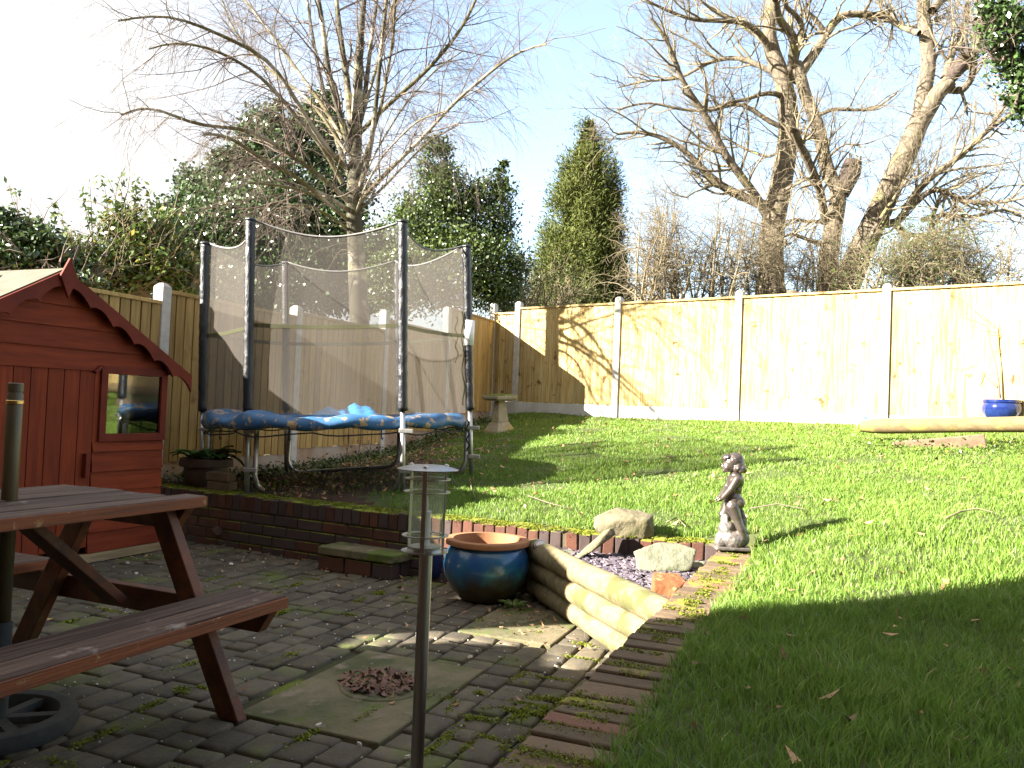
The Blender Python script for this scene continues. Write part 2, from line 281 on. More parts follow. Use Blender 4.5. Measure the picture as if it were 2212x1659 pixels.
def lump(name,parts,mat,parent=None,vox=.006,sm=6,disp=0,dsc=.05):
    """one continuous body: overlapping ellipsoids and tapered capsules fused by a voxel remesh"""
    bm=bmesh.new()
    for p in parts:
        if p[0]=='e':
            _,c,r_,rt=(p+((0,0,0),))[:4]; M=Matrix.Translation(c)@Matrix.Rotation(rt[2],4,'Z')@Matrix.Rotation(rt[1],4,'Y')@Matrix.Rotation(rt[0],4,'X')@Matrix.Diagonal((*r_,1))
            bmesh.ops.create_icosphere(bm,subdivisions=3,radius=1,matrix=M)
        elif p[0]=='c':
            _,a,b,ra,rb=p; a=Vector(a); b=Vector(b); L=(b-a).length
            M=Matrix.Translation((a+b)/2)@(b-a).to_track_quat('Z','Y').to_matrix().to_4x4()
            bmesh.ops.create_cone(bm,cap_ends=True,segments=20,radius1=ra,radius2=rb,depth=L,matrix=M)
            bmesh.ops.create_icosphere(bm,subdivisions=2,radius=ra,matrix=Matrix.Translation(a)); bmesh.ops.create_icosphere(bm,subdivisions=2,radius=rb,matrix=Matrix.Translation(b))
        elif p[0]=='p':   # convex hull of points
            vs=[bm.verts.new(q) for q in p[1]]; g=bmesh.ops.convex_hull(bm,input=vs)
            bmesh.ops.delete(bm,geom=[v for v in set(g['geom_interior']+g['geom_unused']) if isinstance(v,bmesh.types.BMVert)],context='VERTS')
    me=bpy.data.meshes.new(name); bm.to_mesh(me); bm.free()
    o=link(me,name,mat,parent,True)
    m=o.modifiers.new('remesh','REMESH'); m.mode='VOXEL'; m.voxel_size=vox; m.use_smooth_shade=True
    if sm: m=o.modifiers.new('smooth','SMOOTH'); m.iterations=sm; m.factor=.5
    if disp:
        t=bpy.data.textures.new(name+'_relief','CLOUDS'); t.noise_scale=dsc; t.noise_depth=3
        m=o.modifiers.new('relief','DISPLACE'); m.texture=t; m.strength=disp; m.mid_level=.5; m.texture_coords='LOCAL'
    return o
# ---------------------------------------------------------------- lawn height field
CP=np.array([(-.85,6.07,.43),(-.43,6.94,.504),(.1,13.5,1.0),(1.57,12.38,1.0),(3.07,11.23,1.03),(4.3,10.3,1.05),(5.7,9.2,1.09),(7.5,7.8,1.1),(1.3,4.5,.385),(1.05,4.85,.385),(.615,2.67,.365),(.25,1.7,.36),(0,.9,.36),
 (-1.9,6.35,.385),(-2.25,8.54,.37),(-1.6,10.35,.46),(-.95,12.15,.70),(-.35,13.85,.9),(-2.6,7.5,.37),(-3.3,6.6,.37),(3.5,7.6,.84),(4.7,8,.91),(5.4,6,.86),(2.3,3.7,.48),(1.8,4.5,.5),(1.2,1.9,.39),(2.6,2.,.47),(5,4,.75),(7,6,.98),
 (-1.13,7.85,.46),(-.135,10.9,.77),(-.6,5.5,.385),(.4,5.05,.385),(-1.3,5.9,.385),(3,0,.5),(8,3,.9),(1.5,6.5,.6),(.2,9,.69)])
def kern(d): return np.sqrt(d*d+.36)
_D=np.hypot(CP[:,None,0]-CP[None,:,0],CP[:,None,1]-CP[None,:,1]); _P=np.c_[np.ones(len(CP)),CP[:,:2]]
_A=np.block([[kern(_D)-.02*np.eye(len(CP)),_P],[_P.T,np.zeros((3,3))]]); _w=np.linalg.solve(_A,np.r_[CP[:,2],0,0,0])
def lawn(x,y):
    x=np.asarray(x,float); y=np.asarray(y,float); s=x.shape; x=x.ravel(); y=y.ravel()
    d=kern(np.hypot(x[:,None]-CP[None,:,0],y[:,None]-CP[None,:,1]))
    r=d@_w[:-3]+_w[-3]+_w[-2]*x+_w[-1]*y
    return r.reshape(s) if s else float(r[0])
# wall lines (top front edges); back wall polyline and side wall line
BW=[(-4.4,7.26),(-2.395,6.258),(-.6,5.33),(.35,4.86),(1.20,4.62)]
SW0=(-.35,.855); SW1=(1.235,4.715)     # left edge of the side wall
def backy(x): return np.interp(x,[p[0] for p in BW],[p[1] for p in BW])
def sidex(y): return SW0[0]+(SW1[0]-SW0[0])*(y-SW0[1])/(SW1[1]-SW0[1])
def inlawn(x,y,m=0.):
    return (y>backy(x)+m)|((x>sidex(np.minimum(y,4.8))+m)&(y<5))
# left fence and back fence lines
BF0=np.array([-.35,13.85]); bfd=np.array([.7933,-.6089]); lfd=np.array([-.3379,-.9412])
def leftx(y): return -.35+.359*(y-13.85)
def backfy(x): return 13.584-.7678*x
def terrain():
    xs=np.arange(-4.6,9.01,.08); ys=np.arange(-.6,14.4,.08); Xg,Yg=np.meshgrid(xs,ys,indexing='ij')
    Z=lawn(Xg,Yg)+.012*np.sin(Xg*5+Yg*3)*np.sin(Yg*4.3-Xg*2)
    near=~inlawn(Xg,Yg,.20); Z=np.where(near,np.minimum(Z,.33),Z)
    nx,ny=Xg.shape; V=np.c_[Xg.ravel(),Yg.ravel(),Z.ravel()]
    I,J=np.meshgrid(np.arange(nx-1),np.arange(ny-1),indexing='ij'); a=(I*ny+J).ravel(); Fa=np.c_[a,a+ny,a+ny+1,a+1]
    cx=V[Fa,0].mean(1); cy=V[Fa,1].mean(1)
    k=inlawn(cx,cy,.10)&(cy<backfy(cx)+.3)&(cx>leftx(cy)-.3)
    # dirt bed under the trampoline and along the left fence
    bed=(cx<leftx(cy)+np.interp(cy,[5,7,9,11,14],[2.2,2.3,1.2,.6,.25])+.15*np.sin(cy*7))&(cy<13.9)
    for nm,kk,m,lb in (('lawn',k&~bed,'soil',None),('flower_bed',k&bed,'bed',None)):
        f=Fa[kk]; u,inv=np.unique(f,return_inverse=True)
        o=link(npmesh(nm,V[u],inv.reshape(f.shape)),nm,m,smooth=True); tag(o,kind='structure')
terrain()
def isbed(x,y): return x<leftx(y)+np.interp(y,[5,7,9,11,14],[2.2,2.3,1.2,.6,.25])
b=MB(); b.add([(-300,-300,-.14),(300,-300,-.14),(300,600,-.14),(-300,600,-.14)],[(0,1,2,3)]); tag(b.build('ground','ground'),kind='structure')
# ---------------------------------------------------------------- patio of small pavers
PA=np.array([.37,.929]); PB=np.array([-.929,.37])
SF=np.array([-.382,2.70])          # front corner of the big slab
def patio():
    b=MB(); b.add([(-5.2,-1.2,-.022),(1.4,-1.2,-.022),(1.4,6.9,-.022),(-5.2,6.9,-.022)],[(0,1,2,3)])
    o=b.build('patio_base','joint'); tag(o,kind='structure')
    V=[];Fq=[];rn=[]; pitch=.128; 
    def rect(cx0,cx1,cy0,cy1): return cx0,cx1,cy0,cy1
    holes=[(0,.85,0,.57),(1.33,1.95,-.13,.36)]   # slab cut-outs in (a,b) coordinates from SF
    n=0
    for j in range(-26,42):
        b0=j*pitch+.004; b1=b0+pitch-.012; a=-4.2+random.random()*.1
        while a<6.5:
            L=random.choice((.10,.13,.15,.165,.18)); a0=a+.004; a1=a+L-.008; a+=L
            if any(a1>h[0]+.0 and a0<h[1]-.0 and b1>h[2]+.0 and b0<h[3]-.0 for h in holes):
                h=[h for h in holes if a1>h[0] and a0<h[1] and b1>h[2] and b0<h[3]][0]
                if a0<h[0] and h[0]-a0>.035: a1=h[0]-.008
                elif a1>h[1] and a1-h[1]>.035: a0=h[1]+.008
                elif b0<h[2] and h[2]-b0>.03: pass
                else: continue
            bb0,bb1=b0,b1
            for h in holes:
                if a1>h[0]+.001 and a0<h[1]-.001:
                    if b0<h[2]<b1: bb1=h[2]-.008
                    elif b0<h[3]<b1: bb0=h[3]+.008
            if bb1-bb0<.02: continue
            c=SF+PA*(a0+a1)/2+PB*(bb0+bb1)/2
            if c[0]>sidex(c[1])+.03 or c[1]>backy(c[0])+.05 or c[1]<-.9 or c[0]<-5: continue
            z=random.uniform(-.005,.004); tx=random.uniform(-.012,.012); ty=random.uniform(-.012,.012)
            ch=.014; hh=.010
            rings=[]
            for ins,dz in ((0,-.05),(0,-hh),(.004,-.004),(ch,0)):
                q=[]
                for sa,sb in ((0,0),(1,0),(1,1),(0,1)):
                    A=(a0+ins if sa==0 else a1-ins)+random.uniform(-.003,.003); B=(bb0+ins if sb==0 else bb1-ins)+random.uniform(-.003,.003)
                    p=SF+PA*A+PB*B; q.append((p[0],p[1],z+dz+tx*(A-a0)+ty*(B-bb0)))
                rings.append(q)
            base=len(V); V+= [p for q in rings for p in q]; r=random.random()
            for i in range(3):
                for k in range(4): Fq.append((base+i*4+k,base+i*4+(k+1)%4,base+(i+1)*4+(k+1)%4,base+(i+1)*4+k)); rn.append(r)
            Fq.append((base+12,base+13,base+14,base+15)); rn.append(r)
    Fq=np.array(Fq)
    # orient faces upward
    Va=np.array(V); fl=Fq[3::1]
    me=npmesh('patio',Va,Fq[:,::-1] if np.cross(Va[Fq[12,1]]-Va[Fq[12,0]],Va[Fq[12,2]]-Va[Fq[12,0]])[2]<0 else Fq,rn)
    o=link(me,'patio','paver'); tag(o,kind='structure')
patio()
def slab(name,o0,la,lb,lab,grp=None,disc=False):
    b=MB(); n=14; rot=math.atan2(PA[1],PA[0])
    e=empty(name,(*o0,0),rot,lab,'slab') if disc else None
    bb=MB(); bb.box(0,la-.006,0,lb-.006,-.05,.004)
    o=bb.build('concrete_surface' if disc else name,'slab',e,bevel=.006)
    if not disc: o.location=(*o0,0); o.rotation_euler=(0,0,rot); tag(o,lab,'slab')
    return e or o
s1=slab('inspection_cover',SF,.85,.57,'large mossy concrete slab set in the pavers, dead leaves in its round hollow','slab',True)
b=MB(); b.lathe([(.165,.0),(.16,.0075),(.15,.009),(.13,.006),(0,.005)],40,(.46,.26,.0)); b.build('round_hollow','slab',s1,True)
o=slab('paving_slab',SF+PA*1.33+PB*-.13,.62,.49,'smaller plain concrete slab set in the pavers in front of the big blue pot')
# ---------------------------------------------------------------- brick walls
def brickwall(name,poly,z1,label,capmat,courses=4,hd=None):
    e=empty(name,(0,0,0),0,label,'brick wall')
    core=MB(); br=MB(); cap=MB(); W=.215
    for i in range(len(poly)-1):
        p=np.array(poly[i]); q=np.array(poly[i+1]); L=np.hypot(*(q-p)); d=(q-p)/L; nrm=np.array([-d[1],d[0]])
        P=lambda s,t,z:(p[0]+d[0]*s+nrm[0]*t,p[1]+d[1]*s+nrm[1]*t,z)
        def hx(mb,s0,s1,t0,t1,z0,z1_,jit=.0,r=None):
            j=lambda:random.uniform(-jit,jit)
            mb.hexa([P(s0+j(),t0+j(),z0),P(s1+j(),t0+j(),z0),P(s1+j(),t1+j(),z0),P(s0+j(),t1+j(),z0),P(s0+j(),t0+j(),z1_+j()),P(s1+j(),t0+j(),z1_+j()),P(s1+j(),t1+j(),z1_+j()),P(s0+j(),t1+j(),z1_+j())],r)
        hx(core,0,L,.010,W-.01,-.03,z1-.011)
        h=.065; gap=.010; zc=z1-.105-gap
        for c in range(courses):
            z0=zc-(c+1)*h-c*gap; s=-.1*(c%2)-random.uniform(0,.02)
            while s<L:
                s0=max(s,0); s1_=min(s+.205,L)
                if s1_-s0>.02: hx(br,s0,s1_,random.uniform(-.002,.004),.10,z0,z0+h,.002)
                s+=.215
        s=0
        while s<L-.03:
            wd=random.uniform(.060,.070); hx(cap,s,min(s+wd,L),random.uniform(-.003,.003),W+random.uniform(-.006,.006),z1-.105+random.uniform(-.002,.002),z1+random.uniform(-.006,.005),.003); s+=wd+.008
    core.build('mortar','mortar',e); 
    if courses: br.build('brick_courses','brick',e,bevel=.004)
    cap.build('cap_bricks',capmat,e,bevel=.006); return e
bw=brickwall('brick_wall',BW,.38,'low mossy brick retaining wall running behind the patio below the trampoline','brick')
sw=brickwall('brick_wall',[SW1,SW0],.372,'brick wall with mossy cap bricks running toward the camera along the lawn','capbrick')
b=MB(); b.tube([(-2.10,6.08,.11),(-2.13,6.13,.11)],.028,16); o=b.build('drain_pipe','terracotta'); tag(o,'small round clay drain pipe end in the brick wall near the playhouse','pipe'); o.data.materials.clear(); o.data.materials.append(mt['brownpot'])
# step against the wall
stp=empty('garden_step',(-1.215,5.395,0),math.atan2(-.25,.51),'mossy brick step with a stone top against the retaining wall','step')
b=MB(); b.prism([(0,0,.10),(.57,0,.10),(.60,.14,.10),(.58,.25,.10),(0,.25,.10)],(0,0,.052)); b.build('stone_top','slab',stp,bevel=.008)
b=MB()
x=0
while x<.55:
    b.box(x,min(x+.2,.565),.012,.11,.0,.09); x+=.212
b.box(.47,.572,.12,.24,0,.09)
b.build('brick_base','brick',stp,bevel=.004)
# ---------------------------------------------------------------- fences
def fence(name,P0,d,nrm,n,tops,bots,ptops,gz,mat,gmat,label,pitch=.107,step=.008,skiplast=False,lens=None):
    e=empty(name,(0,0,0),0,label,'fence'); s=0; 
    P=lambda s,t,z:(P0[0]+d[0]*s+nrm[0]*t,P0[1]+d[1]*s+nrm[1]*t,z)
    def hx(mb,s0,s1,t0,t1,z0,z1,r=None): mb.hexa([P(s0,t0,z0),P(s1,t0,z0),P(s1,t1,z0),P(s0,t1,z0),P(s0,t0,z1),P(s1,t0,z1),P(s1,t1,z1),P(s0,t1,z1)],r)
    for i in range(n+1):
        c=MB(); zt=ptops[i]; h=.05; gb=-.1
        hx(c,s-h,s+h,-h,h,gb,zt-.03)
        c.add([P(s-h,-h,zt-.03),P(s+h,-h,zt-.03),P(s+h,h,zt-.03),P(s-h,h,zt-.03),P(s-h*.45,-h*.45,zt),P(s+h*.45,-h*.45,zt),P(s+h*.45,h*.45,zt),P(s-h*.45,h*.45,zt)],[(0,1,5,4),(1,2,6,5),(2,3,7,6),(3,0,4,7),(4,5,6,7)])
        c.build('concrete_post','conc',e,bevel=.005)
        if i==n: break
        L=(lens[i] if lens else 1.88)
        s0=s+.052; s1=s+L-.052; zt=tops[i]; zb=bots[i]
        g=MB(); hx(g,s0,s1,-.02,.018,gz[i],zb-.002); g.build('gravel_board',gmat,e,bevel=.003)
        pn=MB(); x=s0; zk=zb
        while x<s1-.01:
            x2=min(x+pitch,s1); jz=random.uniform(-.006,.004); r=random.random(); xe=min(x2+.012,s1)
            # feather-edge board: thin edge tucked under the thick edge of the next
            t0=.012; t1=.012+step
            if step>.012:
                pn.hexa([P(x,-.012,zb+jz),P(xe,-.012,zb+jz),P(xe,-.004,zb+jz),P(x,-.004,zb+jz),P(x,-.012,zt-.03),P(xe,-.012,zt-.03),P(xe,-.004,zt-.03),P(x,-.004,zt-.03)],r*.3)
                x3=x2-.026; pn.hexa([P(x,-.003,zb+jz),P(x3,-.003,zb+jz),P(x3,.026,zb+jz),P(x,.036,zb+jz),P(x,-.003,zt-.03),P(x3,-.003,zt-.03),P(x3,.026,zt-.03),P(x,.036,zt-.03)],r); x=x2; continue
            pn.hexa([P(x,-.006,zb+jz),P(xe,-.006,zb+jz),P(xe,t0,zb+jz),P(x,t1,zb+jz),P(x,-.006,zt-.03),P(xe,-.006,zt-.03),P(xe,t0,zt-.03),P(x,t1,zt-.03)],r); x=x2
        po=pn.build('fence_panel',mat,e)
        rl=MB(); hx(rl,s0,s1,-.02,.045,zt-.03,zt); 
        rl.build('cap_rail',mat,po,bevel=.003)
        rl=MB()
        for zz in (zb+.12,(zb+zt)/2,zt-.2): rl=MB(); hx(rl,s0,s1,-.045,-.008,zz,zz+.05); rl.build('back_rail',mat,po)
        s+=L
    return e
nb=np.array([-.6089,-.7933])
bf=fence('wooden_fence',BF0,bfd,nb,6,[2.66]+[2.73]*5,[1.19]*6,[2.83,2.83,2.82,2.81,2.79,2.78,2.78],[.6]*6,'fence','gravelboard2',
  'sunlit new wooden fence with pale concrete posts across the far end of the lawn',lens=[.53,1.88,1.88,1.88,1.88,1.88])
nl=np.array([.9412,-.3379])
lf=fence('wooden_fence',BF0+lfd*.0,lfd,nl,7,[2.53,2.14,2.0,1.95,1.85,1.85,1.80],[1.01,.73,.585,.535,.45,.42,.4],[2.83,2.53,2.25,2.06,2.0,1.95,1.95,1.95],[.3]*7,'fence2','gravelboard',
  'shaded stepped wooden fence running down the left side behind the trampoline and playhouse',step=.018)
for o in list(lf.children):
    if o.name.startswith('concrete_post') and (Vector(o.data.vertices[0].co)-Vector((BF0[0],BF0[1],-.1))).length<.2: bpy.data.objects.remove(o)
# ---------------------------------------------------------------- playhouse (local x runs along its front, y goes into it)
dph=np.array([.40,.917]); dph/=np.hypot(*dph); rot=math.atan2(dph[1],dph[0])
ph=empty('playhouse',(-2.447,5.842,0),rot,'red stained wooden playhouse with scalloped gable boards and a square window','playhouse')
WX=-1.76; AX=-.88; EH=1.30; AH=1.80; DEP=.62
def gz(x): return EH+(AH-EH)*(1-abs(x-AX)/abs(AX))
b=MB(); z=.06
# front wall: lapped horizontal boards, leaving the door (x -1.24..-.60, z<1.22) and window (x -.54..-.0, z .78..1.25) open
segs=[]
zb=.06; hB=.12945
while zb<AH:
    zt=min(zb+hB,AH)
    def span(z):
        if z<EH: return WX,0.
        k=(AH-z)/(AH-EH)*.88; return AX-k,AX+k
    a0,a1=span(zb+.001); c0,c1=span(zt)
    cuts=[(a0,a1)]
    if zb<1.21: cuts=[(WX,-1.245),(-.575,0.)]
    for (u0,u1) in cuts:
        if zb>=.74 and zb<1.21 and u1==0.: 
            if zb<.76: pass
            else: continue
        z_t=min(zt,.775) if (zb<.775 and u1==0. and zb>.6) else zt
        lo=.0; v0=u0 if zt<=EH else max(u0,c0); v1=u1 if zt<=EH else min(u1,c1)
        b.hexa([(u0,-.022,zb),(u1,-.022,zb),(u1,.0,zb),(u0,.0,zb),(v0,-.010,z_t),(v1,-.010,z_t),(v1,.0,z_t),(v0,.0,z_t)])
    zb=zt
w_=b.build('front_wall','red',ph)
for xx in (-.014,WX-.004):
    b=MB(); b.box(xx,xx+.018,.0,DEP,.05,EH); b.build('side_wall','red',ph)
b=MB(); b.box(WX,-.66,DEP-.014,DEP,.05,EH); b.box(-.66,0,DEP-.014,DEP,.05,.62); b.prism([(WX,DEP-.012,EH),(0,DEP-.012,EH),(AX,DEP-.012,AH)],(0,.012,0)); bwk=b.build('back_wall','redv',ph)
b=MB(); b.box(WX,0,0,DEP-.02,.02,.05); b.build('floor','rawwood',ph)
b=MB(); b.box(WX-.02,.02,-.03,.02,.0,.055); b.build('plinth','rawwood',ph,bevel=.003)
b=MB()
for i in range(6): b.box(-1.24+i*.1105,-1.24+(i+1)*.1105-.005,-.012,.006,.10,1.225)
b.box(-1.24,-.577,.006,.014,.1,1.225)
b2=MB(); b2.box(-.582,-.540,-.014,.004,.765,1.226); b2.build('door_post','redv',ph)
dr=b.build('door','redv',ph,bevel=.002)
b=MB(); b.box(-.645,-.612,-.05,-.012,.55,.70); b.build('handle','redtrim',dr,bevel=.003)
b=MB(); b.bar((-.60,-.03,1.215),(-.555,-.03,1.255),.02,.02); b.build('latch_block','redtrim',ph,bevel=.002)
# window frame
wf=MB()
wx0,wx1,wz0,wz1=-.545,-.002,.772,1.262; fw=.05
wf.prism([(wx0,-.032,wz0),(wx1,-.032,wz0),(wx1-fw,-.032,wz0+fw),(wx0+fw,-.032,wz0+fw)],(0,.03,0))
wf.prism([(wx0,-.032,wz1),(wx1,-.032,wz1),(wx1-fw,-.032,wz1-fw),(wx0+fw,-.032,wz1-fw)],(0,.03,0))
wf.prism([(wx0,-.032,wz0),(wx0+fw,-.032,wz0+fw),(wx0+fw,-.032,wz1-fw),(wx0,-.032,wz1)],(0,.03,0))
wf.prism([(wx1,-.032,wz0),(wx1-fw,-.032,wz0+fw),(wx1-fw,-.032,wz1-fw),(wx1,-.032,wz1)],(0,.03,0))
wfo=wf.build('window_frame','redtrim',ph,bevel=.002)
b=MB(); b.box(wx0+fw,wx1-fw,-.016,-.013,wz0+fw,wz1-fw); b.build('pane','pane',wfo)
# roof, barge boards, finial
for sg in (-1,1):
    b=MB(); xe=AX+sg*1.02; ze=gz(AX+sg*.88)-.14/.88*.5
    k=(AH-EH)/.88
    zz=lambda x: AH+.012-abs(x-AX)*k
    b.hexa([(AX,-.07,zz(AX)),(xe,-.07,zz(xe)),(xe,DEP+.05,zz(xe)),(AX,DEP+.05,zz(AX)),(AX,-.07,zz(AX)+.022),(xe,-.07,zz(xe)+.022),(xe,DEP+.05,zz(xe)+.022),(AX,DEP+.05,zz(AX)+.022)])
    b.build('roof_panel','felt',ph)
    # scalloped board
    pts=[]; n=6
    for i in range(61):
        t=i/60; x=AX+sg*t*1.04; zt=zz(x)+.012; pts.append((x,zt))
    low=[]
    for i in range(60,-1,-1):
        t=i/60; x=AX+sg*t*1.04; ph_=(t*n)%1; sc=.115-.042*math.sin(math.pi*ph_)**.8*1; low.append((x,zz(x)+.012-sc))
    b=MB(); P=[(x,-.09,z) for x,z in pts]+[(x,-.09,z) for x,z in low]
    # build as quad strip
    m=len(pts); V=[]; Fs=[]
    for i in range(m):
        (x,zt),(x2,zl)=pts[i],low[m-1-i]; V+=[(x,-.092,zt),(x,-.092,zl),(x,-.074,zl),(x,-.074,zt)]
    for i in range(m-1):
        for q in range(4): Fs.append((i*4+q,i*4+(q+1)%4,(i+1)*4+(q+1)%4,(i+1)*4+q))
    Fs+= [(0,1,2,3),((m-1)*4+3,(m-1)*4+2,(m-1)*4+1,(m-1)*4)]
    b.add(V,Fs); b.build('barge_board','redtrim',ph)
b=MB(); b.prism([(AX,-.112,AH+.095),(AX+.058,-.112,AH-.02),(AX,-.112,AH-.15),(AX-.058,-.112,AH-.02)],(0,.018,0)); b.build('finial','redtrim',ph,bevel=.002)
# inside the window
b=MB(); b.box(-.295,-.262,.022,.045,.74,1.28); b.build('inner_batten','rawwood',ph); b=MB(); b.box(-.56,-.297,.024,.043,.97,1.005); b.box(-.26,-.01,.024,.043,.97,1.005); b.build('inner_batten','rawwood',ph)
def local(e,p): 
    M=Matrix.Translation(e.location)@Matrix.Rotation(e.rotation_euler.z,4,'Z'); return M@Vector(p)
# ---------------------------------------------------------------- picnic table: local x along its length toward the camera, y across it
Lt=np.array([-.404,-.9147]); Wt=np.array([-.9147,.404])
pt=empty('picnic_table',(-1.095,3.029,0),math.atan2(Lt[1],Lt[0]),'weathered brown wooden picnic table with attached benches on the patio','picnic table')
# local y axis = rotated left of Lt = (.9147,-.404) = -Wt, so w across the table is -y
LEN=1.16; WT=.64; zt=.735
b=MB(); nP=6; pw=WT/nP
for i in range(nP):
    x0=0 if i==0 else .085+random.uniform(-.004,.004); b.box(x0,LEN,-(i+1)*pw+.009,-i*pw-.0,zt-.038,zt+random.uniform(-.002,.002))
top=b.build('tabletop','tabletop',pt,bevel=.005)
# replace plank edges with fresher stain by a front board strip
b=MB(); b.box(.0,LEN,.0005,.006,zt-.040,zt-.004); b.build('edge_strip','benchedge',top,bevel=.002)
for sgn,(y0,y1) in enumerate(((.386,.15),(-(WT+.15),-(WT+.386)))):
    b=MB(); q=(y0-y1)/2
    for i in range(2): b.box(0,LEN+.02,y1+i*q+.005,y1+(i+1)*q-.005,.423-.042,.423+random.uniform(-.002,.001))
    s_=b.build('bench_seat','tabletop',pt,bevel=.005)
    b=MB(); yy=y0+.0005 if sgn==0 else y1-.0; b.box(0.,LEN+.02,y0-.002,y0+.004,.423-.043,.423-.006) if sgn==0 else b.box(0,LEN+.02,y0-.001,y0+.004,.423-.042,.423-.006)
    b.build('edge_strip','benchedge',s_,bevel=.002)
zl=.695
for xf in (.078,LEN-.10):
    th=.044
    for side in (0,1):
        # leg plane polygon: w coordinate (0..WT across), mirrored for the far side
        def W_(w): return -(w if side==0 else WT-w)
        # outer edge w=.072 at z .65, -.284 at z 0 ; inner edge +.091
        f=lambda z,o:(.072+(z-.65)*(.072+.284)/.65)+o
        P=[(xf-th/2,W_(f(0,0)),0),(xf-th/2,W_(f(0,.091)),0),(xf-th/2,W_(f(zl,.091)),zl),(xf-th/2,W_(f(zl,0)),zl)]
        b=MB(); b.prism(P,(th,0,0)); b.build('leg','legwood',pt,bevel=.004)
    b=MB(); xa=xf+(-.046 if xf<.5 else .002)
    xb=xf-th/2-.046 if xf>.5 else xf-th/2-.046
    b.prism([(xb,-.035,zl),(xb,-(WT-.035),zl),(xb,-(WT-.10),zl-.085),(xb,-.10,zl-.085)],(.044,0,0)); b.build('top_bearer','legwood',pt,bevel=.003)
    b=MB(); b.prism([(xb,.365,.381),(xb,-(WT+.365),.381),(xb,-(WT+.31),.295),(xb,.31,.295)],(.044,0,0)); b.build('cross_beam','legwood',pt,bevel=.003)
b=MB(); cy=-WT/2
for xs,xe_ in ((.12,LEN/2-.085),(LEN-.14,LEN/2+.055)):
    pass
b.bar((.095,cy,.335),(LEN/2-.075,cy,.69),.095,.034,up=(1,0,1)); b.build('brace','legwood',pt,bevel=.003)
b=MB(); b.bar((LEN-.12,cy,.335),(LEN/2+.035,cy,.69),.095,.034,up=(-1,0,1)); b.build('brace','legwood',pt,bevel=.003)
# parasol pole and ring base
pp=on(20,1080,.735)
par=empty('parasol_stand',(pp[0],pp[1],0),0,'lower half of a parasol pole with brass collar standing through the picnic table','parasol pole')
b=MB(); b.lathe([(.024,.30),(.024,1.075),(.0215,1.08),(.0215,1.095)],24); b.build('pole','polewood',par,True)
b=MB(); b.lathe([(.0245,1.045),(.0262,1.047),(.0262,1.056),(.0245,1.058)],24,closed=True); autosmooth(b.build('collar','brass',par)); b=MB(); b.lathe([(.0215,1.085),(.0232,1.086),(.0232,1.112),(.0205,1.114),(.0,1.113)],24); autosmooth(b.build('threaded_end','polewood',par))
b=MB(); b.lathe([(.03,.03),(.03,.34),(.026,.345)],20); autosmooth(b.build('socket','basering',par))
b=MB(); b.lathe([(.175,.03),(.18,.052),(.205,.058),(.228,.05),(.235,.02),(.23,.0),(.175,.0)],48,closed=True)
for k in range(6):
    a=k*math.pi/3+.3; b.bar((.03*math.cos(a),.03*math.sin(a),.03),(.18*math.cos(a),.18*math.sin(a),.03),.035,.024)
autosmooth(b.build('ring_base','basering',par))
# ---------------------------------------------------------------- bollard lamp
LY=2.2; lt0=at(925,1008,LY); lb0=at(925,1190,LY); lg=at(933,1754,LY)
la=empty('garden_lamp',(lt0[0],LY,0),0,'tall steel bollard garden lamp with a clear glass cylinder in the foreground','lamp')
ZT=lt0[2]; ZB=lb0[2]; dx=0
def disc(b,z,r0,r1,t=.0022,dome=0):
    b.lathe([(r0,z-t/2),(r1,z-t/2-dome),(r1,z+t/2-dome),(r0,z+t/2)],48,(0,0,0),closed=True) if r0>0 else b.lathe([(0,z-t/2),(r1,z-t/2-dome),(r1,z+t/2-dome),(0,z+t/2)],48)
lean=.006
b=MB(); b.lathe([(.0172,0),(.0172,ZB-.01),(.0165,ZB)],32,(.004,0,0)); autosmooth(b.build('post','steel',la))
b=MB(); b.lathe([(0,ZT-.004),(.0805,ZT-.008),(.082,ZT-.006),(.05,ZT+.003),(0,ZT+.004)],48); autosmooth(b.build('top_plate','steel',la),60)
for k,a in enumerate((-1.60,.50,2.64)):
    b=MB(); b.lathe([(.0055,0),(.006,.003),(.004,.0065),(0,.0075)],16,(.053*math.cos(a),.053*math.sin(a),ZT)); b.build('dome_nut','steel',la,True)
for z in (ZT-.032,ZT-.066,ZB+.041):
    b=MB(); b.lathe([(.050,z-.001),(.062,z-.001),(.062,z+.0012),(.050,z+.0012)],48,closed=True); autosmooth(b.build('ring','steel',la))
b=MB(); disc(b,ZB,0,.062,.003); b.lathe([(.0,ZB),(.043,ZB),(.044,ZB+.013),(.0,ZB+.013)],40); autosmooth(b.build('bottom_plate','steel',la))
for a in (-1.62,.45,2.65,-1.62+math.pi/2,):
    pass
for a in (-1.60,.50,2.64):
    c_,s_=math.cos(a),math.sin(a); b=MB(); b.bar((.0515*c_,.0515*s_,ZB-.004),(.0515*c_,.0515*s_,ZT-.003),.012,.003,up=(c_,s_,0)); b.build('upright_bar','steel',la,bevel=.0005)
b=MB(); b.lathe([(.0455,ZB+.006),(.0455,ZT-.004)],48,cap=False); gl=b.build('glass_cylinder','glass',la,True)
bm=None
b=MB(); b.lathe([(.013,ZB+.012),(.013,ZB+.095),(.0145,ZB+.098),(.0145,ZB+.104),(.011,ZB+.106),(0,ZB+.106)],20); autosmooth(b.build('lamp_holder','bulb',la))
b=MB(); b.lathe([(.004,ZB+.104),(.0055,ZB+.12),(.003,ZB+.14),(0,ZB+.146)],12); b.build('bulb','bulb',la,True)
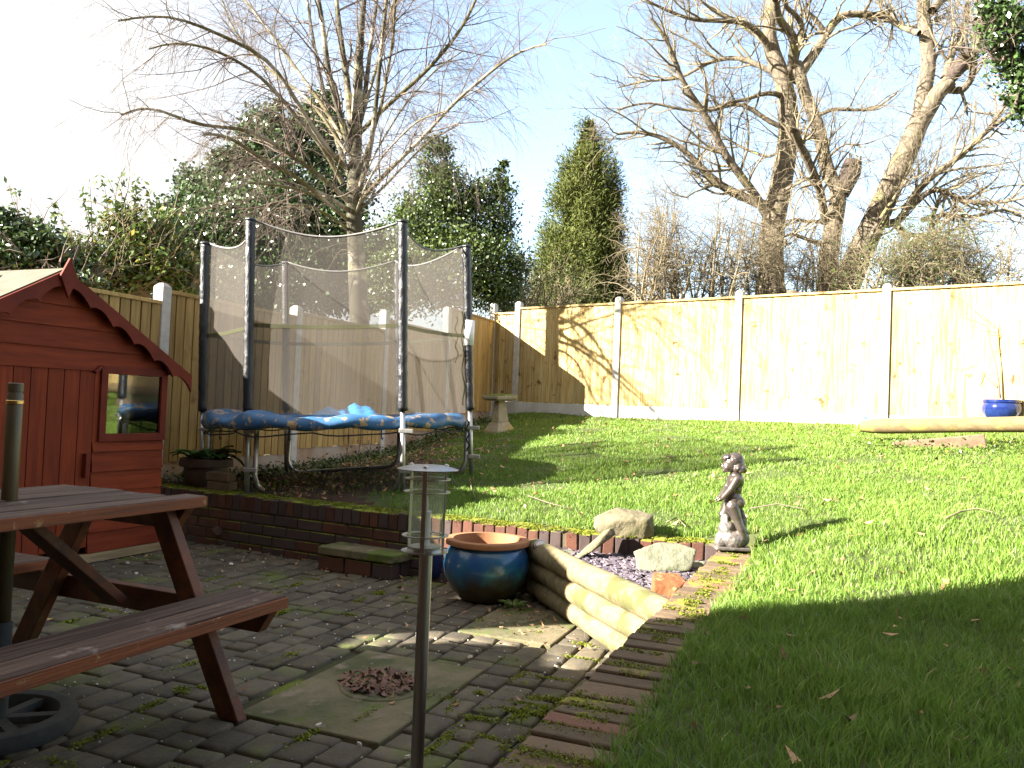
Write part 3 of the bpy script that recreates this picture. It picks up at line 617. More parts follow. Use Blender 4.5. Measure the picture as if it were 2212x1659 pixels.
# ---------------------------------------------------------------- trampoline
tr=empty('trampoline',(-1.5,7.0,.4),0,'old round trampoline with torn blue padding and a black safety net','trampoline')
O=Vector((-1.5,7.0,.4)); W2=lambda p:Vector(p)-O
POL={'L':(-2.60,6.92),'F1':(-1.975,6.20),'F2':(-.835,6.07),'R':(-.405,6.92),'BR':(-1.135,7.80),'BL':(-2.20,7.88)}
KS=['L','F1','F2','R','BR','BL']
TOPV={'L':(443,525),'F1':(541,474),'F2':(870,478),'R':(1008,532),'BR':(858,565),'BL':(617,567)}
PADV={'L':(432,893),'F1':(535,893),'F2':(868,893),'R':(1018,890)}
pol={}
for k in KS:
    x,y=POL[k]; t=at(*TOPV[k],y); 
    mz={'L':.905,'F1':.93,'F2':1.0,'R':1.02,'BR':1.0,'BL':.95}[k]
    if k in ('L','F1','F2','R'):
        ft={'L':(437,1000),'F1':(533,1062),'F2':(870,1068),'R':(1018,1030)}[k]; g=at(*ft,y); base=(g[0],y,min(lawn(g[0],y),g[2]) if k!='F1' else .385)
    else:
        g={'BR':at(866,1005,y),'BL':at(619,1008,y)}[k]; base=(g[0],y,lawn(g[0],y))
    tp=(t[0],y,t[2]); pol[k]=(Vector(base),Vector(tp),mz)
C2=Vector((sum(pol[k][0].x for k in KS)/6,sum(pol[k][0].y for k in KS)/6,0))
def zpad(x,y): return .965+.045*(x-C2.x)+.0*(y-C2.y)
def lerp(a,b,t): return a+(b-a)*t
ppt={}
for k in KS:
    ba,tp,mz=pol[k]; zp=zpad(ba.x,ba.y); pk=lambda z,ba=ba,tp=tp:lerp(ba,tp,(z-ba.z)/(tp.z-ba.z))
    b=MB(); b.tube([W2(ba),W2(pk(zp+.06))],.019,14); b.build('upright','galv',tr,True)
    # padded sleeve, wrinkled
    b=MB(); n=46; pts=[W2(pk(lerp(zp+.045,tp.z,i/n))) for i in range(n+1)]
    b.tube(pts,[.034+.005*random.random() for i in range(n+1)],14); sl_=b.build('foam_sleeve','sleeve',tr,True)
    b=MB(); q=W2(tp); b.lathe([(.041,-.012),(.043,0),(.03,.012),(0,.014)],16,q); b.build('end_cap','sleeve',sl_,True)
    for zc in (zp-.10,ba.z+.17):
        if k in('BL','BR') and zc<.8: continue
        b=MB(); c=W2(pk(zc)); inw=(Vector((C2.x,C2.y,0))-Vector((ba.x,ba.y,0))).normalized(); tv=Vector((1,0,0)) if k in('F1','F2','R') else Vector((1,.2,0))
        b.bar(c+Vector((-.026,-.0,0)),c+Vector((.075,.0,0)),.046,.03); b.build('clamp','galv',tr,bevel=.003)
    ppt[k]=pk
# frame ring, legs
NR=72
def ringpt(a,r,dz=0):
    x=C2.x+r*math.cos(a); y=C2.y+r*math.sin(a); return Vector((x,y,zpad(x,y)+dz))
RR=sum(math.hypot(pol[k][0].x-C2.x,pol[k][0].y-C2.y) for k in KS)/6
b=MB(); rr=RR-.065; ring=[W2(ringpt(2*math.pi*i/NR,rr,-.045)) for i in range(NR+1)]; b.tube(ring,.02,10,cap=False); b.build('frame_ring','galv',tr,True)
b=MB(); V=[W2(ringpt(0,0,-.035))]; m=[W2(ringpt(2*math.pi*i/NR,RR-.22,-.035)) for i in range(NR)]; b.add([V[0]]+m,[(0,1+i,1+(i+1)%NR) for i in range(NR)]); b.build('jumping_mat','mat',tr)
def legu(k1,k2,name='leg'):
    out=[]
    for k in (k1,k2):
        ba=pol[k][0]; d_=Vector((C2.x-ba.x,C2.y-ba.y,0)).normalized(); sidev=Vector((.046,0,0)) if k in('F1','F2') else (Vector((-.05,0,0)) if k=='R' else d_*.05)
        if k=='BL': sidev=Vector((.02,-.03,0))
        p=ba+sidev; out.append((p,zpad(ba.x,ba.y)-.05))
    (p,za),(q,zb)=out; dd=(q-p); dd.z=0; dn=dd.normalized()
    pts=[W2((p.x,p.y,za)),W2((p.x,p.y,p.z+.14))]
    for i in range(1,6):
        a=i*math.pi/10; pts.append(W2((p.x+dn.x*.12*(1-math.cos(a)),p.y+dn.y*.12*(1-math.cos(a)),p.z+.14-.12*math.sin(a))))
    for i in range(5,0,-1):
        a=i*math.pi/10; pts.append(W2((q.x-dn.x*.12*(1-math.cos(a)),q.y-dn.y*.12*(1-math.cos(a)),q.z+.14-.12*math.sin(a))))
    pts+= [W2((q.x,q.y,q.z+.14)),W2((q.x,q.y,zb))]
    b=MB(); b.tube(pts,.019,12); b.build('leg','galv',tr,True)
legu('BL','BR')
for k,sv in (('F1',(.047,.02,0)),('F2',(-.03,.045,0)),('R',(-.052,0,0)),('L',(.05,0,0))):
    ba=pol[k][0]; zp=zpad(ba.x,ba.y)-.05; p=ba+Vector(sv); dn=(Vector((C2.x,C2.y,0))-Vector((p.x,p.y,0))).normalized()
    b=MB(); b.tube([W2((p.x,p.y,zp)),W2((p.x,p.y,p.z+.13)),W2((p.x+dn.x*.03,p.y+dn.y*.03,p.z+.05)),W2((p.x+dn.x*.09,p.y+dn.y*.09,p.z+.01))],.018,12); b.build('leg','galv',tr,True)
# blue pad: ring strip with bulges
V=[];Fs=[];n=180; prof=[(-.27,-.028),(-.24,.0),(-.12,.012),(-.02,.008),(.025,-.012),(.035,-.05),(.02,-.082),(-.02,-.085)]
for i in range(n):
    a=2*math.pi*i/n; 
    ang=(math.degrees(a)%360)
    bl=.0
    front=max(0,math.cos(a-R(250)))   # lumpy towards the front left
    h=.010*math.sin(a*9)+.006*math.sin(a*23)+ .05*math.exp(-((ang-213)/7)**2)+.045*math.exp(-((ang-243)/5)**2)
    for j,(dr_,dz) in enumerate(prof):
        V.append(W2(ringpt(a,RR-.02+dr_+.006*math.sin(a*17+j),dz+h*(1 if 0<j<5 else .15)+(.012*math.sin(a*13) if j>=5 else 0))))
m=len(prof)
for i in range(n):
    for j in range(m-1): Fs.append((i*m+j,((i+1)%n)*m+j,((i+1)%n)*m+j+1,i*m+j+1))
b=MB(); b.add(V,Fs); pd=b.build('blue_pad','pad',tr,True); md=pd.modifiers.new('solid','SOLIDIFY'); md.thickness=.008
# elastic cords hanging below the pad
b=MB()
for i in range(6):
    a0=math.atan2(pol[KS[i]][0].y-C2.y,pol[KS[i]][0].x-C2.x); a1=math.atan2(pol[KS[(i+1)%6]][0].y-C2.y,pol[KS[(i+1)%6]][0].x-C2.x)
    if a1<a0: a1+=2*math.pi
    b.tube([W2(ringpt(lerp(a0,a1,t/14),RR-.01,-.10-.035*abs(math.sin(t/14*math.pi*2))-.01*math.sin(t))) for t in range(15)],.0055,6)
b.build('cord','mat',tr,True)
b=MB()
for a in (R(222),R(262),R(330),R(300)): b.tube([W2(ringpt(a,RR-.05,-.08)),W2(ringpt(a,RR-.05,-.15)),W2(ringpt(a+.008,RR-.05,-.165)),W2(ringpt(a+.014,RR-.05,-.15))],.004,6)
b.build('spring_hook','mat',tr)
# net panels between the poles
for i in range(6):
    k1,k2=KS[i],KS[(i+1)%6]; nu,nv=26,22
    P1,P2=pol[k1],pol[k2]; z1a,z2a=zpad(P1[0].x,P1[0].y),zpad(P2[0].x,P2[0].y)
    V=[];Fs=[]
    cm=Vector((C2.x,C2.y,0))
    def netp(t,s,off=0):
        bo=lerp(ppt[k1](z1a+.02),ppt[k2](z2a+.02),t); to=lerp(P1[1],P2[1],t)
        sag=4*t*(1-t); inw=(cm-Vector((bo.x,bo.y,0))); inw.z=0; inw.normalize()
        p=lerp(bo,to,s); bulge=-.05*sag*(1-s)**2+.10*sag*s*.6
        p=p+inw*(bulge+.035+.01*math.sin(t*15+s*5)*(1-s)+off); p.z-=sag*.105*s**3
        return p
    for a in range(nu+1):
        for c_ in range(nv+1): V.append(W2(netp(a/nu,c_/nv)))
    for a in range(nu):
        for c_ in range(nv): q=a*(nv+1)+c_; Fs.append((q,q+nv+1,q+nv+2,q+1))
    b=MB(); b.add(V,Fs); npo=b.build('safety_net','net',tr,True)
    b=MB(); b.tube([W2(netp(t/24,1)) for t in range(25)],.008,6); b.build('top_hem','netrim',npo,True)
    b=MB(); V=[]; zf=.46
    for a in range(nu+1):
        for s_ in (zf-.011,zf+.011): V.append(W2(netp(a/nu,s_,-.004)))
    b.add(V,[(2*a,2*a+2,2*a+3,2*a+1) for a in range(nu)]); b.build('net_band','netband',npo,True)
# loose yellow ties and white instruction label on the right pole
p=ppt['R']; b=MB()
for (dx_,z0,z1) in ((-.05,1.88,1.1),(-.10,1.84,1.45),(-.02,.98,.72)):
    b.tube([W2(p(lerp(z0,z1,t/16)))+Vector((dx_+.012*math.sin(t*1.1),-.03,0)) for t in range(17)],.007,5)
b.build('loose_tie','netband',tr,True)
b=MB(); b.lathe([(.0435,0),(.0435,.21)],20,W2(p(1.60))); b.build('label_sleeve','label',tr,True)
b=MB(); c=ringpt(R(315),RR-.12,.02); b.tube
# crumpled blue sheet lying on the mat
def crumple(name,mat,c,sx,sy,h,lab,cat,rz=0,fold=1):
    V=[];Fs=[];n=34
    for i in range(n+1):
        for j in range(n+1):
            u=i/n*2-1;v=j/n*2-1; r=max(abs(u),abs(v))
            z=h*max(0,1-(u*.9)**2)*max(0,1-(v)**2)*(.75+.25*math.sin(u*6+v*4))+.018*math.sin(u*19+v*5)*(1-r)+.012*math.sin(v*23-u*11)*(1-r)
            x=u*sx;y=v*sy; V.append((c[0]+x*math.cos(rz)-y*math.sin(rz),c[1]+x*math.sin(rz)+y*math.cos(rz),c[2]+z))
    for i in range(n):
        for j in range(n): a=i*(n+1)+j; Fs.append((a,a+n+1,a+n+2,a+1))
    b=MB(); b.add(V,Fs); o=b.build(name,mat,smooth=True); m=o.modifiers.new('solid','SOLIDIFY'); m.thickness=.004; tag(o,lab,cat); return o
crumple('plastic_sheet','bluesheet',(-1.32,6.85,zpad(-1.32,6.85)-.03),.34,.26,.13,'crumpled bright blue plastic sheet heaped on the trampoline mat','sheet',.1)
# ---------------------------------------------------------------- pots
def pot(name,c,prof,rimprof,m1,m2,lab,cat,grp=None,n=48,inner=None,soil=None):
    e=empty(name,c,0,lab,cat,grp)
    b=MB(); b.lathe(prof,n,cap=False); b.build('body',m1,e,True)
    b=MB(); b.lathe(rimprof,n,closed=True); autosmooth(b.build('rim',m2,e),50)
    if soil: b=MB(); b.lathe([(0,soil[1]),(soil[0],soil[1]-.004)],n); b.build('soil','bed',e)
    return e
px=-.105; py=4.775
bp=pot('garden_pot',(px,py,0),[(.0,.0),(.135,.0),(.150,.01),(.205,.07),(.238,.14),(.246,.20),(.236,.255),(.215,.295),(.205,.31)],
 [(.195,.345),(.238,.343),(.243,.333),(.240,.315),(.212,.308),(.198,.300),(.190,.20),(.185,.2),(.188,.30),(.193,.335)],'glaze','terracotta','large round blue glazed pot with a terracotta rim beside the log edging','pot',soil=(.2,.255))
b=MB(); 
for k in range(26):
    a=random.random()*6.28;r=random.random()*.15; x,y=r*math.cos(a),r*math.sin(a); s=random.uniform(.012,.03); b.add([(x-s,y,.258+random.random()*.012),(x,y-s*.5,.262),(x+s,y,.258+random.random()*.02),(x,y+s*.5,.27)],[(0,1,2,3)])
b.build('dead_leaves','deadleaf',bp)
q=on(950,1255,0)
pot('garden_pot',(q[0]-.03,q[1]+.12,0),[(0,0),(.07,0),(.085,.01),(.10,.10),(.105,.2)],[(.098,.205),(.112,.205),(.112,.19),(.1,.185),(.09,.12),(.088,.12)],'navy','navy','narrow dark blue pot half hidden behind the steel lamp post','pot',soil=(.09,.16))
# brown pot with plant by the playhouse
c=on(408,1058,.385); c=np.array([-2.40,6.60,.37])
bpot=pot('plant_pot',tuple(c),[(0,0),(.13,0),(.15,.02),(.17,.12),(.165,.16)],[(.165,.16),(.20,.165),(.205,.18),(.20,.225),(.185,.23),(.17,.2)],'brownpot','brownpot','brown earthenware pot of leafy plants on the wall beside the playhouse','plant pot',soil=(.17,.2))
def broadleaf(b,base,dirv,L,wd,droop):
    d=Vector(dirv).normalized(); sd=d.cross(Vector((0,0,1))).normalized(); V=[];n=5; r=random.random()
    p=Vector(base)
    for i in range(n+1):
        t=i/n; wv=wd*math.sin(math.pi*min(.97,t*.80+.17))**.6; q=p+d*L*t+Vector((0,0,-droop*t*t*L+.02*t)); V+=[q-sd*wv+Vector((0,0,.012)),q,q+sd*wv+Vector((0,0,.012))]
    b.add(V,[(i*3+j,i*3+j+1,(i+1)*3+j+1,(i+1)*3+j) for i in range(n) for j in (0,1)],r)
b=MB()
for k in range(30):
    a=random.uniform(0,6.28); e_=random.uniform(.1,.9); rr_=random.uniform(.03,.15)
    broadleaf(b,(rr_*math.cos(a),rr_*math.sin(a),.22+random.random()*.05),(math.cos(a),math.sin(a),e_),random.uniform(.10,.17),random.uniform(.045,.07),random.uniform(.3,.9))
b.build('foliage','weed',bpot,True)
c2=on(437,1050,.385); 
for k,(dz,dx_,r_) in enumerate(((0,0,.05),(.068,-.012,-.03))):
    b=MB(); b.box(-.1,.1,-.05,.05,0,.064); o=b.build('brick','brick',bevel=.006); o.location=(-2.17,6.32,.385+dz); o.location.x+=dx_; o.rotation_euler=(0,0,-.32+r_); tag(o,('grey brown loose brick, lower of the two stacked on the wall','grey brown loose brick, upper of the two stacked on the wall')[k],'brick','loose bricks stacked on the wall'); o.data.materials.clear(); o.data.materials.append(mt['birdstone' if 0 else 'capbrick'])
# right blue pot with sapling
g=at(2163,903,9.3); c=(g[0],9.3,g[2]-.03)
rp=pot('plant_pot',c,[(0,0),(.12,0),(.16,.02),(.20,.09),(.206,.14),(.195,.19),(.185,.2)],[(.165,.235),(.197,.235),(.20,.205),(.19,.198),(.17,.19),(.16,.15)],'navy','navy','shiny dark blue pot holding a bare sapling beyond the timber beam','plant pot',soil=(.17,.19))
b=MB(); S=[(2161,860),(2158,830),(2152,790),(2140,745),(2132,700),(2130,690)]
b.tube([Vector(at(u,v,9.3))-Vector(c) for u,v in S],[.011,.010,.008,.007,.005,.004],7)
for S in ([(2131,695),(2105,672),(2075,645),(2050,632)],[(2154,838),(2135,818),(2112,797),(2108,785)],[(2143,755),(2150,735),(2160,722)],[(2131,705),(2110,695),(2085,688),(2060,684)],[(2108,790),(2080,800),(2050,795)],[(2150,760),(2180,765),(2212,785)],[(2140,725),(2175,722),(2205,735)],[(2156,815),(2190,825),(2225,835)]):
    b.tube([Vector(at(u,v,9.3+.1*random.random()))-Vector(c) for u,v in S],[.0045,.004,.003,.002][:len(S)],5)
b.build('sapling','twig',rp,True)
# ---------------------------------------------------------------- log edging, planter, stones
lx=lambda y:.42-.33*(y-4.133)
for k,zc in enumerate((.058,.170,.282)):
    rr=.061; ye=3.22; ys=4.86; b=MB(); n=26; pts=[];rad=[]
    for i in range(n+1):
        t=i/n; y=lerp(ys,ye,t); pts.append((lx(y)+.004*math.sin(t*7+k)-.010*(k-1),y,zc+.004*math.sin(t*5+k*2))); rad.append(rr*(1+.02*math.sin(t*11+k*3)))
    b.tube(pts,rad,20); o=autosmooth(b.build('edging_log','log')); tag(o,('bottom round log of the three edging the slate bed','middle round log of the three edging the slate bed','top round log of the three edging the slate bed')[k],'log','stacked logs edging the slate bed')
# slate bed base + chips
poly=[(lx(4.86),4.9),(lx(3.36),3.36),(sidex(3.4)+.05,3.4),(1.24,4.7),(.35,4.92)]
b=MB(); b.add([(x,y,.262) for x,y in poly],[(0,1,2,3,4)]); o=b.build('slate_bed_soil','slatebase'); tag(o,kind='structure')
def chips(name,n,region,zf,smin,smax,mat,lab,cat,thick=.25,flat=.35):
    V=[];Fs=[];rn=[]; k=0
    ct=rng.random((n*12,2))
    for u,v in ct:
        p=region(u,v)
        if p is None: continue
        x,y=p; z=zf(x,y); s=random.uniform(smin,smax); a=random.random()*6.28; tx=random.uniform(-flat,flat); ty=random.uniform(-flat,flat)
        m=5; base=len(V)
        for lay in (0,1):
            for q in range(m):
                aa=a+2*math.pi*q/m; rr=s*(.75+.5*((q*7919+k*31)%10)/10)*(1 if lay==0 else .85); dx_,dy_=rr*math.cos(aa),rr*math.sin(aa)*.7
                V.append((x+dx_,y+dy_,z+dx_*tx+dy_*ty+(lay*s*thick)))
        Fs+= [(base+q,base+(q+1)%m,base+m+(q+1)%m,base+m+q) for q in range(m)]; top=(base+m,base+m+1,base+m+2,base+m+3,base+m+4)
        Fs.append(top[:4]); Fs.append((top[0],top[3],top[4],top[4]))
        r=random.random(); rn+=[r]*(m+2); k+=1
        if k>=n: break
    b=MB(); b.v=V; b.f=[tuple(dict.fromkeys(f)) for f in Fs]; b.r=rn; o=b.build(name,mat); tag(o,lab,cat,kind='stuff'); return o
def inpoly(x,y,P):
    c=False; j=len(P)-1
    for i in range(len(P)):
        if (P[i][1]>y)!=(P[j][1]>y) and x<(P[j][0]-P[i][0])*(y-P[i][1])/(P[j][1]-P[i][1])+P[i][0]: c=not c
        j=i
    return c
def reg(u,v):
    x=.1+u*1.2; y=3.3+v*1.65; return (x,y) if inpoly(x,y,poly) else None
chips('slate_chippings',2600,reg,lambda x,y:.264+random.random()*.02,.010,.028,'slate','purple grey slate chippings filling the small raised bed','slate chippings')
# stones
def rock(name,c,pts,mat,lab,rz=0,vox=.007,disp=.012,dsc=.05,sm=2,cat='rock'):
    o=lump(name,[('p',pts)],mat,None,vox,sm,disp,dsc); o.location=c; o.rotation_euler=(0,0,rz); tag(o,lab,cat); return o
# big sandstone block on the wall
c=on(1355,1150,.38); bx,by=.69,4.90
rock('sandstone_block',(bx,by,.375),[(-.185,-.09,.05),(-.12,-.11,0),(.10,-.12,0),(.165,-.09,.01),(.17,.06,.0),(-.15,.09,0),(-.18,-.06,.085),(-.12,-.03,.125),(-.04,.02,.155),(.10,.03,.145),(.172,-.02,.125),(.12,-.11,.105),(-.05,-.11,.10),(-.06,.1,.14),(.1,.1,.13),(-.17,.06,.09)],'sandstone','large flat topped sandstone block resting on the mossy brick wall',0)
rock('stone_slab',(.50,4.70,.30),[(-.15,-.07,-.05),(-.11,-.10,-.03),(.085,-.03,.145),(.11,.02,.14),(.10,.04,.10),(-.08,.03,-.06),(.04,-.055,.06),(.06,.04,.12),(.12,-.02,.11),(-.02,-.09,.02)],'sandstone','narrow sandstone slab leaning against the wall beside the large block',.0,.006,.006)
rock('pale_stone',(.835,4.36,.262),[(-.15,-.03,.03),(-.12,-.05,.0),(.0,-.06,.035),(.12,-.06,.03),(.14,-.05,.05),(.165,-.01,.135),(.07,.04,.16),(-.04,.03,.155),(-.10,.0,.115),(-.165,-.0,.11),(-.11,.08,.0),(.12,.08,.0),(.1,.1,.09),(-.1,.09,.08)],'greenstone','pale grey green stone lying on the slate chippings below the sandstone block')
rock('brick_lump',(.735,3.74,.262),[(-.075,-.06,0),(.03,-.075,0),(.08,-.03,0),(.075,.07,0),(-.07,.07,0),(-.075,-.05,.085),(-.06,.05,.12),(.06,.05,.115),(.085,-.01,.09),(.02,-.07,.07),(.05,-.05,.075)],'redstone','orange red broken stone lump at the narrow end of the slate bed')
rock('slate_piece',(.36,4.77,.27),[(-.11,-.03,0),(.12,-.05,0),(.14,.0,.01),(.05,.06,.015),(-.08,.05,.02),(-.1,0,.03)],'greenstone','flat grey slate piece lying at the foot of the leaning slab',0,.006,.004)
for k,(x,y,s) in enumerate(((1.03,4.50,.035),(1.02,4.42,.028),(1.08,4.56,.022))):
    o=lump('pebble',[('e',(0,0,0),(s*1.3,s,s*.7))],'greenstone',None,.004,1,0); o.location=(x,y,.285); tag(o,('largest pale pebble beside the pale stone at the wall foot','pale pebble nearest the camera beside the pale stone','smallest pale pebble close to the brick wall in the slate bed')[k],'pebble','pebbles in the slate bed')
b=MB(); b.tube([(lx(4.0)+.09,4.03,.275),(.58,3.92,.283),(.66,3.86,.285),(.70,3.80,.283)],.009,8); o=b.build('edging_strip','black',smooth=True); tag(o,'thin black plastic edging strip crossing the slate chippings','edging')
# two round metal lights
for nm,c,lab in (('ground_light',(.665,3.50,.30),'small domed silver garden light wedged between logs and wall'),('ground_light',(.20,4.72,.315),'small silver garden light lying behind the blue pot')):
    e=empty(nm,c,0,lab,'garden light'); b=MB(); b.lathe([(.036,-.03),(.038,0),(.036,.012),(.026,.026),(.012,.034),(0,.036)],28); autosmooth(b.build('dome','steel',e),50)
    b=MB(); b.lathe([(.038,-.004),(.042,-.003),(.042,.004),(.038,.005)],28,closed=True); b.build('rim','steel',e,True)
    e.rotation_euler=(.5,.3,0) if c[1]<4 else (1.2,.2,.4)
# ---------------------------------------------------------------- statue
sc_=on(1572,1192,.385); st=empty('statue',(1.215,4.475,.385),0,'small bronze cherub statue standing on a rock at the corner of the wall','statue')
# local: x right, y away; the figure faces left and slightly away
K=1.0
b=MB(); b.box(-.095,.095,-.06,.07,0,.018); b.build('plinth','bronzerock',st,bevel=.006)
lump('rock_base',[('e',(0,.0,.055),(.09,.062,.055)),('e',(-.03,.0,.10),(.045,.045,.055)),('e',(.03,.01,.08),(.055,.05,.06)),('e',(-.035,.005,.15),(.026,.03,.04)),('e',(.055,.02,.13),(.026,.03,.07)),('e',(.05,.02,.18),(.015,.02,.035)),('e',(-.06,-.02,.04),(.035,.03,.035)),('e',(0.005,-.035,.05),(.06,.03,.045))],'bronzerock',st,.004,3,.012,.03)
J=[ # legs: near (left, -y) leg bent weight bearing ; far leg with knee on the stump
 ('c',(-.012,-.028,.225),(.012,-.034,.165),.036,.027),('c',(.012,-.034,.165),(.036,-.04,.105),.026,.021),('c',(.036,-.04,.105),(.046,-.042,.068),.020,.015),('e',(.030,-.046,.058),(.032,.015,.013)),
 ('c',(-.018,.018,.225),(-.038,.02,.175),.036,.028),('c',(-.038,.02,.175),(-.03,.02,.115),.026,.018),('e',(-.045,.018,.175),(.024,.024,.026)),
 # hips, buttocks, belly, chest, back
 ('e',(-.004,-.004,.262),(.046,.050,.044)),('e',(.022,-.026,.245),(.033,.029,.033)),('e',(.022,.022,.245),(.033,.029,.033)),('e',(-.026,-.004,.278),(.030,.038,.040)),
 ('e',(.006,0,.315),(.038,.043,.040)),('e',(.010,0,.352),(.042,.052,.042)),('e',(.022,0,.36),(.030,.048,.040)),('c',(.008,0,.385),(-.002,0,.412),.026,.021),
 ('e',(.008,-.045,.372),(.024,.022,.024)),('e',(.008,.045,.372),(.024,.022,.024)),
 # near arm: shoulder to elbow to hands in front
 ('c',(.004,-.052,.370),(-.030,-.064,.318),.022,.019),('c',(-.030,-.064,.318),(-.066,-.040,.268),.018,.0125),('e',(-.074,-.030,.258),(.013,.011,.010)),
 ('c',(.004,.052,.370),(-.015,.066,.318),.022,.019),('c',(-.015,.066,.318),(-.064,.022,.268),.018,.0125),('e',(-.074,.014,.258),(.013,.011,.010)),
 # head tilted down to the left
 ('e',(-.014,0,.452),(.043,.043,.044)),('e',(-.032,-.002,.432),(.030,.030,.032)),('e',(-.040,-.016,.424),(.017,.014,.015)),('e',(-.040,.014,.424),(.017,.014,.015)),('e',(-.062,0,.430),(.008,.007,.010)),('e',(-.050,0,.408),(.014,.014,.010)),('e',(-.057,0,.418),(.007,.011,.004))]
body=lump('figure',J,'bronze',st,.0035,3)
for sy in (-1,1):   # fingers
    for f in range(4):
        b=MB(); y=(-.034 if sy<0 else .018)+(f-1.5)*.0058; L=(.013,.015,.0145,.011)[f]
        b.tube([(-.078,y,.260-f*.001),(-.078-L*.7,y*.9,.256),(-.078-L,y*.85,.249)],[.0032,.003,.0024],7); b.build('finger','bronze',body,True)
    b=MB(); y=(-.022 if sy<0 else .010); b.tube([(-.070,y,.262),(-.080,y+.004,.268),(-.086,y+.004,.266)],[.0036,.0033,.0026],7); b.build('thumb','bronze',body,True)
for sy in (-1,1):
    b=MB(); b.lathe([(0,.0045),(.0035,.003),(.0045,0),(.0035,-.003),(0,-.0045)],10,(-.061,sy*.014,.441)); b.build('eye','bronze',body,True)
hp=[('e',(.002,0,.462),(.048,.050,.042)),('e',(.016,0,.442),(.036,.049,.036)),('e',(-.040,0,.478),(.024,.038,.018)),('e',(-.052,-.014,.470),(.014,.016,.012)),('e',(-.052,.014,.470),(.014,.016,.012))]
for k in range(13):
    a=R(-115+k*19.2); hp.append(('e',(.012+.040*math.cos(a),.047*math.sin(a),.420+.006*math.sin(k*2.3)),(.013,.013,.016)))
lump('hair',hp,'bronze',st,.0035,1,.006,.012)
st.scale=(1.03,1.03,1.03)
# ---------------------------------------------------------------- bird bath
g=(-.135,10.9); bb=empty('bird_bath',(g[0],g[1],lawn(*g)-.01),0,'old stone bird bath with a mossy square bowl in the far corner','bird bath')
gzv=lawn(*g)
topz=at(1078,851,10.9)[2]-gzv+.0
def frust(b,x0,y0,z0,x1,y1,z1): b.hexa([(-x0,-y0,z0),(x0,-y0,z0),(x0,y0,z0),(-x0,y0,z0),(-x1,-y1,z1),(x1,-y1,z1),(x1,y1,z1),(-x1,y1,z1)])
b=MB(); frust(b,.155,.155,-.05,.155,.155,.02); frust(b,.155,.155,.0201,.09,.09,.14); b.build('base','birdstone',bb,bevel=.008)
b=MB(); frust(b,.085,.085,.141,.052,.052,topz-.075); b.build('pedestal','birdstone',bb,bevel=.006)
b=MB(); frust(b,.14,.14,topz-.075,.155,.155,topz-.055); frust(b,.165,.165,topz-.0548,.17,.17,topz-.01); b.build('bowl','birdstone',bb,bevel=.008)
lump('moss_cushion',[('e',(random.uniform(-.12,.12),random.uniform(-.12,.12),topz-.005),(random.uniform(.03,.06),random.uniform(.03,.05),.014)) for _ in range(26)],'moss',bb,.006,1,.012,.02)
bb.rotation_euler=(0,R(-3),R(38))
# ---------------------------------------------------------------- beams at the right
A=at(1858,921,8.55); B_=at(2330,915,7.75)
b=MB(); n=18; pts=[];rad=[]
for i in range(n+1):
    t=i/n; q=lerp(Vector(A),Vector(B_),t); pts.append(q); rad.append(.076*(1+.03*math.sin(t*9))*(.72 if i==0 else .93 if i==1 else 1))
b.tube(pts,rad,16); o=autosmooth(b.build('timber_beam','beam')); tag(o,'long pale rounded timber beam lying at the far right of the lawn','beam')
A=at(1930,962,8.0); B_=at(2128,948,7.7); b=MB(); 
b.bar(A+np.array([0,0,-.03]),B_+np.array([0,0,-.02]),.12,.13); o=b.build('timber_offcut','rotten',bevel=.012); tag(o,'short dark weathered timber wedged under the long pale beam','timber')
tc_=at(1868,905,9.0); b=MB(); b.tube([tc_,tc_-np.array([0,0,.14])],.004,6); b.lathe([(0,.0),(.03,.0),(.032,.02),(0,.024)],12,tc_); o=b.build('plant_marker','tealc'); tag(o,'small pale teal plastic marker beyond the timber beam','marker')
b=MB(); b.tube([at(1930,474,26),at(2300,482,26)],.012,5); o=b.build('overhead_cable','black'); tag(o,'thin dark overhead cable crossing the sky at the right','cable')
# ---------------------------------------------------------------- houses behind the camera and added unseen boxes (they cast the shade on the patio)
def house(x0,x1,y0,y1,h,lab):
    e=empty('brick_house',((x0+x1)/2,(y0+y1)/2,-.1),0,lab,'house'); X0,X1,Y0,Y1=(x0-x1)/2,(x1-x0)/2,(y0-y1)/2,(y1-y0)/2
    b=MB(); b.box(X0,X1,Y0,Y1,0,h); b.build('wall','housebrick',e)
    b=MB(); b.prism([(X0-.0,Y0-.25,h+.002),(X0-.0,Y1+.0,h+.002),(X0,(Y0+Y1)/2,h+2)],(X1-X0,0,0)); b.build('roof','felt',e)
house(-5.1,-3.45,-7,1.14,5.4,'brick house wing standing to the left behind the viewer')
house(-3.44,7,-9,-1.6,5.4,'brick house standing directly behind the viewer')
e=empty('table_shade_box',(-4.25,1.69,0),0,'unseen wooden box added by the fence at the left to shade the picnic table','shade box')  # added out of view, only blocks sun from the picnic table
b=MB(); b.box(-.32,.32,-.31,.31,0,2.28); b.build('wall','fence2',e); b=MB(); b.box(-.25,.27,.312,.82,0,2.08); b.build('low_shade_box','fence2',e)  # lower box added beside it, keeps sun off the tabletop's far part
b=MB(); b.prism([(-.38,-.35,2.282),(.38,-.35,2.282),(.38,-.35,2.31),(-.38,-.35,2.34)],(0,.70,0)); b.build('roof','felt',e)
e=empty('pot_shade_box',(-3.92,3.22,0),0,'unseen tall narrow box added by the left fence to shade the blue pot and logs','cupboard')  # added out of view, throws shade on the big pot and log ends
b=MB(); b.box(-.14,.14,-.30,.30,0,2.28); b.build('body','fence2',e); b=MB(); b.box(-.17,.17,-.33,.33,2.282,2.32); b.build('lid','felt',e)
